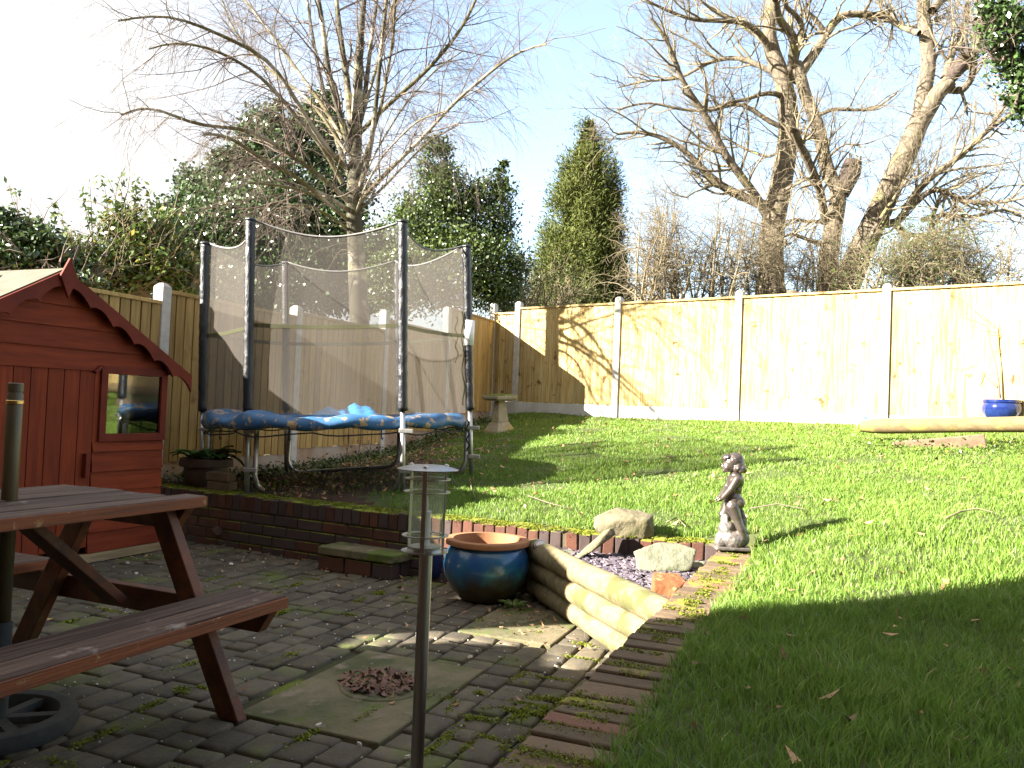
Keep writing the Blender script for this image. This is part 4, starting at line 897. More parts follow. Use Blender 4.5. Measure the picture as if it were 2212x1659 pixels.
# ---------------------------------------------------------------- trees
def rs(P,R_,S):   # resample polyline smoothly to S points
    P=np.asarray(P,float); R_=np.asarray(R_,float); d=np.r_[0,np.cumsum(np.linalg.norm(np.diff(P,axis=0),axis=1))]; t=np.linspace(0,d[-1],S)
    Q=np.stack([np.interp(t,d,P[:,i]) for i in range(3)],1); k=np.array([.25,.5,.25])
    for _ in range(2):
        Q[1:-1]=.25*Q[:-2]+.5*Q[1:-1]+.25*Q[2:]
    return Q,np.interp(t,d,R_)
def tubes(P,Rr,n=5):
    """P (N,S,3), Rr (N,S) -> verts, faces"""
    N_,S=P.shape[:2]; T=np.empty_like(P); T[:,1:-1]=P[:,2:]-P[:,:-2]; T[:,0]=P[:,1]-P[:,0]; T[:,-1]=P[:,-1]-P[:,-2]
    T/=np.linalg.norm(T,axis=2,keepdims=True)+1e-9
    ref=np.zeros_like(T); m=np.abs(T[:,:1,2])>.8; ref[...,2]=1; ref[np.broadcast_to(m,T.shape[:2])]=(1,0,0)
    A=np.cross(T,ref); A/=np.linalg.norm(A,axis=2,keepdims=True)+1e-9; B=np.cross(T,A)
    an=2*np.pi*np.arange(n)/n
    V=P[:,:,None,:]+Rr[:,:,None,None]*(A[:,:,None,:]*np.cos(an)[None,None,:,None]+B[:,:,None,:]*np.sin(an)[None,None,:,None])
    base=(np.arange(N_)[:,None,None]*S+np.arange(S-1)[None,:,None])*n; k=np.arange(n)[None,None,:]; k2=(k+1)%n
    Fq=np.stack([base+k,base+k2,base+n+k2,base+n+k],-1).reshape(-1,4)
    return V.reshape(-1,3),Fq
def grow(P,Rr,n,L,ang,S=7,wig=.25,g=(0,0,0),r0=.5,tip=.0015,t0=.15,rmax=1e9,rmin=.002,bias=None):
    N_,S0=P.shape[:2]; ln=np.linalg.norm(np.diff(P,axis=1),axis=2).sum(1); pi=rng.choice(N_,n,p=ln/ln.sum())
    t=t0+(1-t0)*rng.random(n)**.9; f=t*(S0-1); i=np.minimum(f.astype(int),S0-2); fr=(f-i)[:,None]
    p=P[pi,i]*(1-fr)+P[pi,i+1]*fr; d=P[pi,i+1]-P[pi,i]; d/=np.linalg.norm(d,axis=1,keepdims=True)+1e-9
    pr=Rr[pi,i]*(1-fr[:,0])+Rr[pi,i+1]*fr[:,0]
    q=rng.normal(size=(n,3)); 
    if bias is not None: q+=np.asarray(bias)
    q-=d*(q*d).sum(1,keepdims=True); q/=np.linalg.norm(q,axis=1,keepdims=True)
    a=np.radians(rng.uniform(*ang,n))[:,None]; d=d*np.cos(a)+q*np.sin(a)
    le=rng.uniform(*L,n)*(1-.45*t); r=np.clip(pr*r0,rmin,rmax); out=[p]; rr=[r]
    for s in range(1,S):
        d=d+rng.normal(size=(n,3))*wig/S**.5+np.asarray(g)/S; d/=np.linalg.norm(d,axis=1,keepdims=True)
        out.append(out[-1]+d*(le/(S-1))[:,None]); rr.append(r+(tip-r)*s/(S-1))
    return np.stack(out,1),np.stack(rr,1)
def wood(name,mat,sets,parent,org):
    V=[];Fq=[];k=0
    for (P,Rr,n) in sets:
        v,f=tubes(P,Rr,n); V.append(v); Fq.append(f+k); k+=len(v)
    V=np.concatenate(V)-np.asarray(org); o=link(npmesh(name,V,np.concatenate(Fq)),name,mat,parent,True); return o
def leaves(name,mat,C,size,parent,org,aspect=.5,flat=0,up=None,rn=None,pointing=None):
    n=len(C); nv=rng.normal(size=(n,3)); 
    if up is not None: nv+=np.asarray(up)
    nv/=np.linalg.norm(nv,axis=1,keepdims=True); t=rng.normal(size=(n,3)) if pointing is None else pointing+rng.normal(size=(n,3))*.45
    t-=nv*(t*nv).sum(1,keepdims=True); t/=np.linalg.norm(t,axis=1,keepdims=True); s=np.cross(nv,t)
    L=(rng.uniform(size[0],size[1],n))[:,None]; w_=L*aspect*rng.uniform(.8,1.2,(n,1))
    a=C-t*L*.5; b_=C+s*w_*.5+nv*L*.08; c=C+t*L*.5; d=C-s*w_*.5+nv*L*.08
    V=np.stack([a,b_,c,d],1).reshape(-1,3)-np.asarray(org); Fq=np.arange(4*n).reshape(n,4)
    return link(npmesh(name,V,Fq,rng.random(n)),name,mat,parent)
def traced(lst,y,S=14,pxs=1.0,yj=1.0):
    """limbs traced as picture points with a start and end half-thickness in picture units, spread in depth"""
    out=[]
    for pts,r0,r1,*dy in lst:
        n=len(pts); ye=dy[0] if dy else random.uniform(-yj,yj); y0=dy[1] if len(dy)>1 else 0
        P=[at(u,v,y+y0+(ye-y0)*(i/(n-1))) for i,(u,v) in enumerate(pts)]; rr=[(r0+(r1-r0)*i/(n-1))*y/FPX*pxs for i in range(n)]
        out.append(rs(P,rr,S))
    return np.stack([o[0] for o in out]),np.stack([o[1] for o in out])
# --- silver birch behind the left fence
BY=12.12; org=at(776,760,BY); org[2]=0
bt=empty('birch_tree',tuple(org),0,'tall bare silver birch with drooping twigs rising behind the trampoline','tree')
Tm=traced([([(780,830),(777,690),(772,600),(768,520),(763,440),(766,350),(772,250),(773,164),(775,100),(783,49),(790,-60),(800,-260)],23,3,0)],BY,26)
T2=traced([([(766,360),(750,300),(743,280),(724,214),(704,132),(700,59),(687,0),(670,-120)],8,4,-.4),([(764,330),(755,240),(750,171),(737,99),(730,33),(724,-20),(715,-150)],9,4,.3),([(768,300),(790,200),(800,100),(815,0),(820,-100)],6,3,.8),([(762,400),(735,330),(712,250),(690,160),(672,60),(655,-60)],6,3,1.2),([(770,430),(800,330),(812,230),(822,120),(835,0),(842,-80)],6,3,-.8)],BY,16)
LB=traced([
 ([(745,360),(700,318),(672,270),(585,128),(519,95),(438,58),(376,33),(318,33),(256,45)],5.9,1.6,-2.2),
 ([(740,395),(700,320),(672,285),(621,234),(585,183),(530,139),(446,99),(365,88),(322,106)],5.9,1.6,-1.4),
 ([(757,440),(727,406),(621,329),(566,292),(526,274),(453,276),(387,260),(351,234),(300,227),(263,248)],5.9,1.6,-2.5),
 ([(760,460),(727,435),(672,409),(621,369),(563,343),(519,311),(486,289),(440,290)],5.9,2.4,-1.6),
 ([(757,480),(700,430),(650,410),(600,400),(540,395)],4.6,1.6,-2),
 ([(740,300),(700,230),(640,150),(600,90),(560,40),(520,-10)],4.6,2.4,1),
 ([(748,330),(690,240),(640,190),(600,170),(540,110),(500,60),(480,0)],4.0,1.6,1.6),
 ([(773,440),(842,365),(908,303),(987,214),(1072,145),(1121,108),(1181,95)],5.3,1.6,-1.8),
 ([(776,289),(826,237),(888,184),(934,141),(964,105),(1000,59),(1029,0),(1050,-60)],5.3,2.4,-.6),
 ([(770,300),(796,204),(816,138),(832,66),(852,0),(870,-80)],4.0,2.4,.6),
 ([(773,378),(803,296),(826,224),(839,145),(852,66),(853,0),(856,-60)],4.0,2.4,-1),
 ([(780,450),(842,391),(875,355),(924,306),(990,270)],3.3,1.6,1.2),
 ([(770,420),(810,330),(870,230),(940,150),(1000,110)],2.6,1.6,2.),
 ([(765,470),(790,400),(830,330),(900,260),(960,240)],2.6,1.2,-2.2),
 ([(757,500),(720,470),(660,440),(600,450),(560,480)],3.3,1.6,-1.2)],BY,18)
trunk=wood('trunk','birch',[(Tm[0],Tm[1],14),(T2[0],T2[1],10)],bt,org)
wood('limb','limb',[(LB[0],LB[1],8)],bt,org)
allP=np.concatenate([np.stack([rs(p,r,18)[0] for p,r in zip(T2[0],T2[1])]),LB[0]]); allR=np.concatenate([np.stack([rs(p,r,18)[1] for p,r in zip(T2[0],T2[1])]),LB[1]])
g1=grow(allP,allR,230,(.8,2.2),(20,60),9,.35,(0,0,.1),.45,.003,.12,.02)
g2=grow(g1[0],g1[1],900,(.5,1.4),(20,60),9,.3,(0,0,-.75),.5,.0014,.2)
g2b=grow(LB[0],LB[1],520,(.5,1.5),(25,80),9,.3,(0,0,-.9),.3,.0014,.45,.006)
g3=grow(np.concatenate([g2[0],g2b[0]]),np.concatenate([g2[1],g2b[1]]),4600,(.3,.8),(15,50),6,.25,(0,0,-1.2),.5,.001,.1,1,.0018)
g4=grow(Tm[0],Tm[1],130,(.4,1.3),(40,90),7,.6,(0,0,-.4),.12,.002,.25,.008)
wood('twigs','twig',[(*g1,5),(*g2,4),(*g2b,4),(*g3,3),(*g4,4)],bt,org)
# --- big bare trees beyond the far fence
def c4(*q): return [(1334.1+.4021*x,.4021*y) for x,y in q]
def bigtree(nm,lab,y,base,trunks,limbs,n1,n2,n3,extra=None,orgp=None):
    o_=at(*base,y); o_[2]=0; e=empty(nm,tuple(o_),0,lab,'tree')
    T=traced(trunks,y,24); L=traced(limbs,y,18,yj=2.5)
    wood('trunk','bark',[(T[0],T[1],16)],e,o_); wood('limb','bark',[(L[0],L[1],9)],e,o_)
    A=np.concatenate([np.stack([rs(p,r,18)[0] for p,r in zip(*T)]),L[0]]); B=np.concatenate([np.stack([rs(p,r,18)[1] for p,r in zip(*T)]),L[1]])
    a=grow(L[0],L[1],n1,(1.,2.8),(25,65),9,.55,(0,0,.35),.5,.006,.15,.035); a2=grow(A,B,n1//2,(.6,2.),(45,90),8,.6,(0,0,.3),.12,.005,.3,.02)
    P1=np.concatenate([rsb(a[0],9),rsb(a2[0],9)]); R1=np.concatenate([rsr(a[1],9),rsr(a2[1],9)])
    c=grow(P1,R1,n2,(.5,1.5),(25,70),8,.6,(0,0,.25),.5,.003,.1); d=grow(c[0],c[1],n3,(.2,.7),(25,70),5,.5,(0,0,.2),.5,.0015,.1,1,.0028)
    wood('twigs','twigp',[(*a,6),(*a2,5),(*c,4),(*d,3)],e,o_); return e,o_
def rsb(P,S): 
    i=np.linspace(0,P.shape[1]-1,S); j=np.minimum(i.astype(int),P.shape[1]-2); f=(i-j)[None,:,None]; return P[:,j]*(1-f)+P[:,j+1]*f
def rsr(P,S): 
    i=np.linspace(0,P.shape[1]-1,S); j=np.minimum(i.astype(int),P.shape[1]-2); f=(i-j)[None,:]; return P[:,j]*(1-f)+P[:,j+1]*f
s_=.4021
eA,oA=bigtree('bare_tree','tall bare tree with a fairly upright trunk, left of the forked leaning tree',20,(1666,700),
 [(c4((830,1900),(825,1570),(820,1400),(825,1200),(870,1050),(900,850),(930,700),(915,550),(900,420),(830,300),(790,180),(820,100),(835,0),(840,-150)),30,11,0)],
 [(c4((820,1190),(770,1090),(690,980),(570,830),(490,640),(370,480),(320,400),(300,250),(180,100)),11,3),
  (c4((800,1110),(690,1060),(600,1030),(470,930),(410,850),(300,760),(130,700),(0,720)),12,3),
  (c4((920,700),(780,640),(700,560),(640,540),(520,600),(330,590),(160,540),(0,590)),6,2),
  (c4((910,540),(860,500),(780,500),(680,540),(600,545),(500,600)),7,2),
  (c4((900,420),(780,360),(650,300),(480,330),(340,430),(160,430),(0,470)),7,2),
  (c4((830,300),(790,200),(700,120),(560,110),(400,110),(250,50),(150,0)),8,2),
  (c4((830,290),(760,200),(600,90),(430,0)),6,2),
  (c4((930,420),(940,350),(950,200),(860,100),(850,0)),12,7),
  (c4((940,380),(1000,150),(960,80),(900,40),(880,-60)),7,4),
  (c4((960,440),(1000,360),(1080,260),(1120,180),(1200,60),(1300,80),(1450,70),(1500,150),(1620,180)),13,4),
  (c4((900,560),(880,620),(890,760),(850,860),(700,810),(560,730),(420,660)),5,2),
  (c4((860,1040),(960,990),(1040,950),(1060,900)),4,2),
  (c4((1120,180),(1060,100),(1000,50),(1040,0)),6,3)],170,1300,5200)
eB,oB=bigtree('bare_tree','bare trunk with a black broken stub, between the upright tree and the leaning trunk',19.3,(1795,700),
 [(c4((1140,1900),(1140,1570),(1130,1400),(1160,1200),(1190,1050),(1180,980)),23,16,0),(c4((1180,1010),(1150,970),(1110,850),(1080,680),(1010,520),(980,400),(960,340)),15,12,.3)],
 [(c4((1115,1200),(1100,1080),(1080,1000),(1040,900),(980,780),(950,700)),9,8),(c4((1190,1190),(1000,1190),(940,1170),(880,1240)),5,2),(c4((1110,1320),(1000,1280),(930,1250),(800,1330)),5,2),
  (c4((1080,620),(1150,585),(1250,590),(1380,590),(1420,560),(1500,500)),5,2),(c4((1060,740),(1000,720),(960,700)),5,3),(c4((1120,860),(1180,800),(1230,770),(1330,790)),3,1.5)],60,420,1600)
b=MB(); S=[Vector(at(u,v,19.3))-Vector(oB) for u,v in c4((1200,1040),(1225,985),(1250,930),(1265,865))]; b.tube(S,[.20,.22,.24,.20],10); 
for k in range(7): q=S[3]+Vector((random.uniform(-.15,.15),random.uniform(-.1,.1),0)); b.tube([q-Vector((0,0,.2)),q+Vector((random.uniform(-.05,.08),0,random.uniform(.05,.22)))],[.05,.012],5)
b.build('broken_stub','deadwood',eB)
eC,oC=bigtree('bare_tree','large bare tree leaning to the right and forking high above the fence',19,(1830,700),
 [(c4((1150,1900),(1215,1560),(1290,1380),(1390,1170),(1490,950),(1570,780),(1625,640)),31,21,0),(c4((1620,650),(1650,470),(1675,330),(1655,180),(1640,60),(1650,-120)),17,13,.4),(c4((1625,660),(1720,500),(1790,430)),19,15,-.3)],
 [(c4((1780,440),(1860,360),(1920,300),(1960,180),(1990,60),(2000,-60)),10,5,-1.5),(c4((1760,420),(1790,300),(1840,190),(1880,80),(1880,-40)),9,5,.8),(c4((1770,480),(1850,490),(1900,430),(1920,340),(1915,280)),9,5,-1),
  (c4((1400,1200),(1520,1215),(1560,1080),(1700,930),(1850,840),(1980,700),(2110,620),(2220,540)),10,3,-1.5),
  (c4((1500,1210),(1560,1280),(1680,1330),(1770,1440),(1850,1530)),8,6,-1),(c4((1560,1270),(1640,1260),(1700,1300),(1760,1420)),6,4,1),
  (c4((1560,1120),(1700,1000),(1880,1090),(2050,1090),(2184,1060),(2300,1050)),7,2,-2),(c4((1640,1180),(1760,1150),(1900,1170),(2080,1120),(2200,1180)),6,2,1.5),
  (c4((1690,60),(1740,0),(1780,-60)),10,6,.5),(c4((1620,180),(1560,160),(1500,130),(1480,70),(1400,60)),7,3,1),
  (c4((1850,500),(1870,560),(1880,620)),4,2,0),(c4((1650,470),(1700,330),(1760,200),(1850,180)),4,2,2),(c4((1690,1180),(1690,1280),(1680,1200),(1740,1040)),6,4,.5),(c4((1320,1400),(1360,1260),(1440,1130),(1560,960)),6,3,-1)],160,1150,4600)
b=MB(); b.tube([Vector(at(u,v,19-.35))-Vector(oC) for u,v in c4((1790,420),(1840,350),(1895,280))],[.10,.19,.15],9); b.build('dark_hollow','deadwood',eC,True)
# --- thickets of bare scrub along the far fence
def thicket(lab,us,v0,vt,y,n,mat='twigp',leaf=0):
    o_=at((us[0]+us[1])/2,v0,y); o_[2]=0; e=empty('bare_shrub',tuple(o_),0,lab,'shrub'); P=[]
    for k in range(n):
        u=random.uniform(*us); ut=u+random.uniform(-70,70); vt_=random.uniform(vt,vt+90); yy=y+random.uniform(-.8,.8)
        P.append(rs([at(u,v0+40,yy),at(lerp(u,ut,.4)+random.uniform(-15,15),lerp(v0,vt_,.4),yy),at(ut,vt_,yy+random.uniform(-.5,.5))],[.028,.018,.005],10))
    P_=np.stack([p[0] for p in P]);R_=np.stack([p[1] for p in P])
    a=grow(P_,R_,n*14,(.5,1.9),(30,95),8,1.1,(0,0,.0),.55,.003,.05); c=grow(a[0],a[1],n*95,(.25,.9),(25,95),6,.9,(0,0,.1),.6,.002,.05,1,.003)
    wood('stems',mat,[(P_,R_,6),(*a,4),(*c,3)],e,o_)
    if leaf: C=c[0][rng.integers(0,len(c[0]),leaf),rng.integers(2,6,leaf)]+rng.normal(size=(leaf,3))*.05; leaves('foliage','holly',C,(.03,.06),e,o_,.5)
    return e
thicket('tangled bare shrub between the conifer and the upright bare tree',(1370,1600),650,400,17.5,36)
thicket('pale bare shrub in the gap behind the two tall trunks',(1600,1860),640,470,18.5,24)
thicket('dense olive shrub behind the fence at the foot of the leaning tree',(1860,2060),620,500,17,22,leaf=9000)
thicket('sparse bare shrub at the far right behind the fence',(2060,2190),615,480,17,9)
thicket('thin bare shrub between the conifer and the holly bush',(1090,1200),660,600,16.5,10,leaf=2500)
e=MB(); q=at(1712,640,15.5); o=lump('rotten_stump',[('c',(0,0,-.3),(0,0,.0),.17,.14),('c',(-.08,0,0),(-.09,0,.12),.05,.02),('c',(.06,0,0),(.08,.02,.10),.05,.02),('c',(0,.02,0),(0,.02,.08),.06,.03)],'rotten',None,.015,1,.03,.06); o.location=q-np.array([0,0,.02]); tag(o,'ragged rotten tree stump just showing over the far fence','stump')
# --- leafy masses
def mass(nm,lab,cat,ell,mat,n,size,stem=0,asp=.5,up=None,base=None,cl=60,stemmat='twig',shell=.55,cls=.3):
    y=ell[0][4]; o_=at(ell[0][0],700,y); o_[2]=0; e=empty(nm,tuple(o_),0,lab,cat); C=[]; tot=sum(a[2]*a[3] for a in ell); ST=[]
    for (u,v,ru,rv,yy) in ell:
        c=at(u,v,yy); k=yy/FPX; rx,rz=ru*k,rv*k; ry=min(rx,rz)*.9; m=int(n*ru*rv/tot)
        nc=max(6,int(cl*ru*rv/tot*len(ell))); d=rng.normal(size=(nc,3)); d/=np.linalg.norm(d,axis=1,keepdims=True); rad=(shell+(1-shell)*rng.random(nc))[:,None]
        cc=c+d*rad*np.array([rx,ry,rz]); idx=rng.integers(0,nc,m); sg=cls*min(rx,rz)*rng.uniform(.5,1.1,nc)[idx][:,None]
        C.append(cc[idx]+rng.normal(size=(m,3))*sg*np.array([1,1,.8]))
        if stem:
            for _ in range(max(1,int(stem*ru*rv/tot))):
                j=rng.integers(0,nc); b0=c+np.array([rng.normal()*rx*.2,0,-rz]); ST.append(rs([b0,(b0+cc[j])/2+rng.normal(size=3)*.1,cc[j]+d[j]*.15],[.03,.02,.006],9))
    C=np.concatenate(C); leaves('foliage',mat,C,size,e,o_,asp,up=up)
    if ST:
        P_=np.stack([s[0] for s in ST]);R_=np.stack([s[1] for s in ST]); a=grow(P_,R_,len(ST)*10,(.3,1.0),(25,75),6,.5,(0,0,0),.5,.002,.2)
        wood('stems',stemmat,[(P_,R_,5),(*a,3)],e,o_)
    return e
mass('ivy_clad_tree','dark ivy covered tree mass behind the trampoline, left of the birch trunk','tree',
 [(560,340,60,80,16),(440,420,60,60,15.5),(620,440,90,100,15.6),(690,250,40,60,16.5),(500,360,40,60,15.7),(380,480,50,50,15.2),(600,260,25,50,16.3),(520,500,130,110,15),(680,300,60,80,16.5),(610,600,150,90,14.8),(720,560,70,120,15.2),(800,590,60,90,15),(740,420,60,80,16.2),(400,560,90,80,14.8),(560,260,35,40,16.3),(480,620,110,60,14.6)],'ivy',105000,(.05,.10),36,.7,up=(-.3,-.6,.5),cl=110)
mass('holly_bush','glossy holly bush between the birch trunk and the conifer','tree',
 [(930,480,80,90,14.5),(1050,470,60,90,14.7),(980,580,110,90,14.2),(870,610,90,70,14),(1085,590,55,80,14.4),(940,350,40,60,14.8),(1085,385,14,50,14.8),(985,420,60,60,14.6),(840,540,50,70,15)],'holly',46000,(.045,.085),26,.55,up=(-.3,-.5,.5),cl=130,stemmat='limb')
mass('laurel_shrub','broad leaved shrub behind the fence just left of the trampoline','shrub',
 [(300,560,90,80,8.6),(215,600,80,70,8.4),(380,600,60,60,8.8),(260,480,40,60,8.7),(350,510,50,60,8.9),(150,570,60,70,8.3)],'laurel',11000,(.04,.085),44,.5,up=(-.2,-.5,.6),cl=170,stemmat='twigp',shell=.2,cls=.24)
mass('laurel_shrub','dense dark shrub behind the playhouse roof at the left edge','shrub',
 [(20,560,80,70,7.6),(100,570,70,60,7.8),(60,520,70,50,7.7),(160,590,50,50,8.0),(-30,590,60,70,7.5),(110,630,120,50,7.6),(0,480,30,40,7.6)],'ivy',14000,(.035,.07),26,.6,up=(-.2,-.5,.6),cl=90,shell=.4)
# tall thin shoots of the left shrub
oS=at(250,600,8.5); oS[2]=0; e=empty('shrub_shoots',tuple(oS),0,'tall thin leafy shoots rising above the shrubs at the left','shrub'); P=[]
for (u0,v0,u1,v1) in ((270,560,262,375),(300,560,295,400),(215,560,180,425),(160,560,110,440),(60,560,20,400),(330,560,318,410),(235,540,225,395),(285,560,300,385),(120,540,60,470),(200,560,195,400)):
    P.append(rs([at(u0,v0,8.5),at((u0+u1)/2+random.uniform(-12,12),(v0+v1)/2,8.5),at(u1,v1,8.4)],[.008,.006,.002],12))
P_=np.stack([s[0] for s in P]);R_=np.stack([s[1] for s in P]); wood('stems','twigp',[(P_,R_,4)],e,oS)
nL=520; ii=rng.integers(0,len(P),nL); jj=rng.integers(2,12,nL); leaves('foliage','laurel',P_[ii,jj]+rng.normal(size=(nL,3))*.035,(.05,.09),e,oS,.42)
_=0
e_h=mass('holly_tree','overhanging glossy evergreen branch in the top right corner','tree',
 [(2180,60,60,70,9),(2215,160,55,60,9),(2150,15,50,30,9),(2235,250,45,50,9),(2190,130,40,40,9.1),(2165,100,22,30,9),(2195,215,25,30,9)],'ivy',5200,(.045,.085),14,.55,cl=60,shell=.2,cls=.33)
# --- conifer
CY=21; base=at(1247,700,CY); apex=at(1275,258,CY); base[2]=.3; e=empty('conifer_tree',(base[0],base[1],0),0,'tall olive green conifer with a pointed crown beyond the far fence','tree')
oC_=np.array([base[0],base[1],0]); H_=apex[2]-base[2]; n=210000; t=rng.random(n)**.75; t=1-t  # t height fraction
t=1-np.sqrt(rng.random(n)); t=np.clip(t,0,1); 
prof=lambda t:np.interp(t,[0,.12,.3,.5,.7,.85,.95,1],[1.42,1.50,1.42,1.22,.94,.66,.36,.06])
ncl=900; ct_=1-np.sqrt(rng.random(ncl)); ca=rng.random(ncl)*6.283; cl_r=prof(ct_)*rng.uniform(.6,1.0,ncl)
idx=rng.integers(0,ncl,n); ax=base[0]+(apex[0]-base[0])*ct_[idx]; sg=.15
lo=np.stack([ax+cl_r[idx]*np.cos(ca[idx]),base[1]+cl_r[idx]*np.sin(ca[idx]),base[2]+H_*ct_[idx]],1)+rng.normal(size=(n,3))*np.array([sg,sg,sg*1.25])
dirn=np.stack([np.cos(ca[idx])*.7,np.sin(ca[idx])*.7,np.full(n,.55)],1)
leaves('foliage','conif',lo,(.07,.17),e,oC_,.17,pointing=dirn*1.3)
m_=26000; t_=1-np.sqrt(rng.random(m_)); a_=rng.random(m_)*6.283; q_=prof(t_)*.55*np.sqrt(rng.random(m_)); leaves('inner_foliage','conif',np.stack([base[0]+(apex[0]-base[0])*t_+q_*np.cos(a_),base[1]+q_*np.sin(a_),base[2]+H_*t_],1),(.15,.3),e,oC_,.4)
b=MB(); b.tube([(0,0,-.2),(.05,0,H_*.5),(apex[0]-base[0],0,H_*.93)],[.16,.10,.03],8); b.build('trunk','bark',e,True)
# ---------------------------------------------------------------- creeper, weeds
def weeds(n,region,smin,smax,name,lab,mat='holly'):
    C=[]
    while len(C)<n:
        x,y=region(); 
        for _ in range(8): 
            r_=random.gauss(0,.05); C.append((x+random.gauss(0,.05),y+random.gauss(0,.05),lawn(x,y)+abs(random.gauss(.02,.035))))
    o=leaves(name,mat,np.array(C[:n]),(smin,smax),None,(0,0,0),.6,up=(0,0,1.2)); tag(o,lab,'weeds',kind='stuff'); return o
def r1():
    y=random.uniform(6.6,13); return leftx(y)+abs(random.gauss(.15,.25))+.08,y
weeds(5200,r1,.02,.05,'weeds','low green weeds along the foot of the left fence')
def r2():
    y=random.uniform(7.2,8.2); x=random.uniform(3.2,5.2); return x,y
weeds(1800,r2,.015,.04,'ground_cover','leafy ground cover around the dark timber at the right','laurel')
P=[]
for k in range(3):
    q0=np.array([-1.92+.09*k,9.42+.24*k,.42]); P.append(rs([q0,q0+[.03,.06,.25],q0+[-.01,.02,.5+.1*k]],[.005,.004,.002],8))
P_=np.stack([s[0] for s in P])+np.array([.07,-.02,0]);R_=np.stack([s[1] for s in P]); e=empty('dead_creeper',tuple(P_[0,0]),0,'dried brown creeper climbing the left fence under the trampoline','creeper'); wood('stems','twig',[(P_,R_,4)],e,P_[0,0])
nL=110; leaves('dead_leaves','deadleaf',P_[rng.integers(0,3,nL),rng.integers(0,8,nL)]+rng.normal(size=(nL,3))*.03,(.02,.045),e,P_[0,0],.7)
# ---------------------------------------------------------------- grass
def grass():
    Vs=[];rn=[]
    def zone(n,x0,x1,y0,y1,h,wd,hs=1.):
        x=rng.uniform(x0,x1,n); y=rng.uniform(y0,y1,n)
        k=inlawn(x,y,.20)&(y<backfy(x)-.03)&(x>leftx(y)+.08)
        tuft=.5+.5*np.sin(x*3.1+np.sin(y*2.3)*2)*np.sin(y*2.7+np.sin(x*1.9)*2)
        bedm=x<leftx(y)+np.interp(y,[5,7,9,11,14],[2.25,2.4,1.35,.75,.4])+.2*np.sin(y*7)
        keep=rng.random(n)<np.where(bedm,.10,1.)*(.65+.35*tuft)
        vis=(np.abs(x/np.maximum(y,.3))<.78)|(y<1.2)
        k&=keep&vis; x=x[k];y=y[k];tuft=tuft[k]; m=len(x); z=lawn(x,y)+.0
        cx=np.floor(x/.045);cy=np.floor(y/.045); hsh=np.modf(np.sin(cx*12.9898+cy*78.233)*43758.5453)[0]; hsh=np.abs(hsh)
        H_=h*rng.uniform(.45,1.25,m)*(.7+.5*tuft)*(.8+.5*hsh); a=rng.random(m)*6.283; lean=rng.uniform(.15,.9,m)*H_; la_=hsh*6.283+rng.normal(size=m)*1.1
        w2=wd*rng.uniform(.6,1.2,m)/2; sx_,sy_=np.cos(a)*w2,np.sin(a)*w2; lx_,ly_=np.cos(la_)*lean,np.sin(la_)*lean
        b0=np.stack([x-sx_,y-sy_,z-.01],1); b1=np.stack([x+sx_,y+sy_,z-.01],1)
        m0=np.stack([x-sx_*.8+lx_*.35,y-sy_*.8+ly_*.35,z+H_*.6],1); m1=np.stack([x+sx_*.8+lx_*.35,y+sy_*.8+ly_*.35,z+H_*.6],1)
        t0=np.stack([x-sx_*.1+lx_,y-sy_*.1+ly_,z+H_],1); t1=np.stack([x+sx_*.1+lx_,y+sy_*.1+ly_,z+H_],1)
        Vs.append(np.stack([b0,b1,m1,m0,t0,t1],1).reshape(-1,3)); r=np.clip(.5+.25*(tuft-.5)+.2*(hsh-.5)+rng.normal(size=m)*.16,0,1); rn.append(np.repeat(r,2))
    zone(95000,.2,2.9,.6,3.2,.046,.0042)
    zone(150000,-.9,4.6,3.0,6.2,.033,.0052)
    zone(150000,-2.2,7.2,6.0,9.5,.027,.0075)
    zone(110000,-1.8,8.,9.3,14.,.028,.011)
    V=np.concatenate(Vs); n=len(V)//6; k=np.arange(n)[:,None]*6
    Fq=np.stack([k+np.array([0,1,2,3]),k+np.array([3,2,5,4])],1).reshape(-1,4)
    o=link(npmesh('grass',V,Fq,np.concatenate(rn)),'grass','grass'); tag(o,'short green lawn grass','grass',kind='stuff')
grass()
# ---------------------------------------------------------------- moss cushions
def mossbits(name,C,parent,lab=None,s=(.006,.014)):
    C=np.array(C); o=leaves(name,'mosstuft',C,s,parent,(0,0,0),.8,up=(0,0,1.5))
    if lab: tag(o,lab,'moss',kind='stuff')
    return o
C=[]
dS=np.array(SW1)-np.array(SW0); LS=np.hypot(*dS); dS/=LS; nS=np.array([dS[1],-dS[0]])
for k in range(int(LS/.077)):
    if random.random()<.25: continue
    t=k*.0771+.0; w0=random.uniform(0,.09); w1=random.uniform(.12,.21); den=random.uniform(70,230)*1.7
    for _ in range(int(den)):
        w_=random.uniform(w0,w1); tt=t+random.gauss(0,.007+.008*(den>180)); p=np.array(SW1)-dS*tt+nS*w_; C.append((p[0],p[1],.372+random.uniform(-.002,.006)))
mossbits('moss',C,sw,s=(.004,.010))
C=[]
for _ in range(230):
    x=random.uniform(-2.9,1.15); w_=random.uniform(.02,.2); y=backy(x)+w_; r_=random.uniform(.015,.06)
    for _ in range(int(r_*2200)):
        a=random.random()*6.28; q=abs(random.gauss(0,.6))*r_; C.append((x+q*1.5*math.cos(a),max(y+q*math.sin(a),backy(x)-.004),.380+random.uniform(0,.010)*(1-q/r_/3)))
mossbits('moss',C,bw,s=(.005,.013))
C=[]
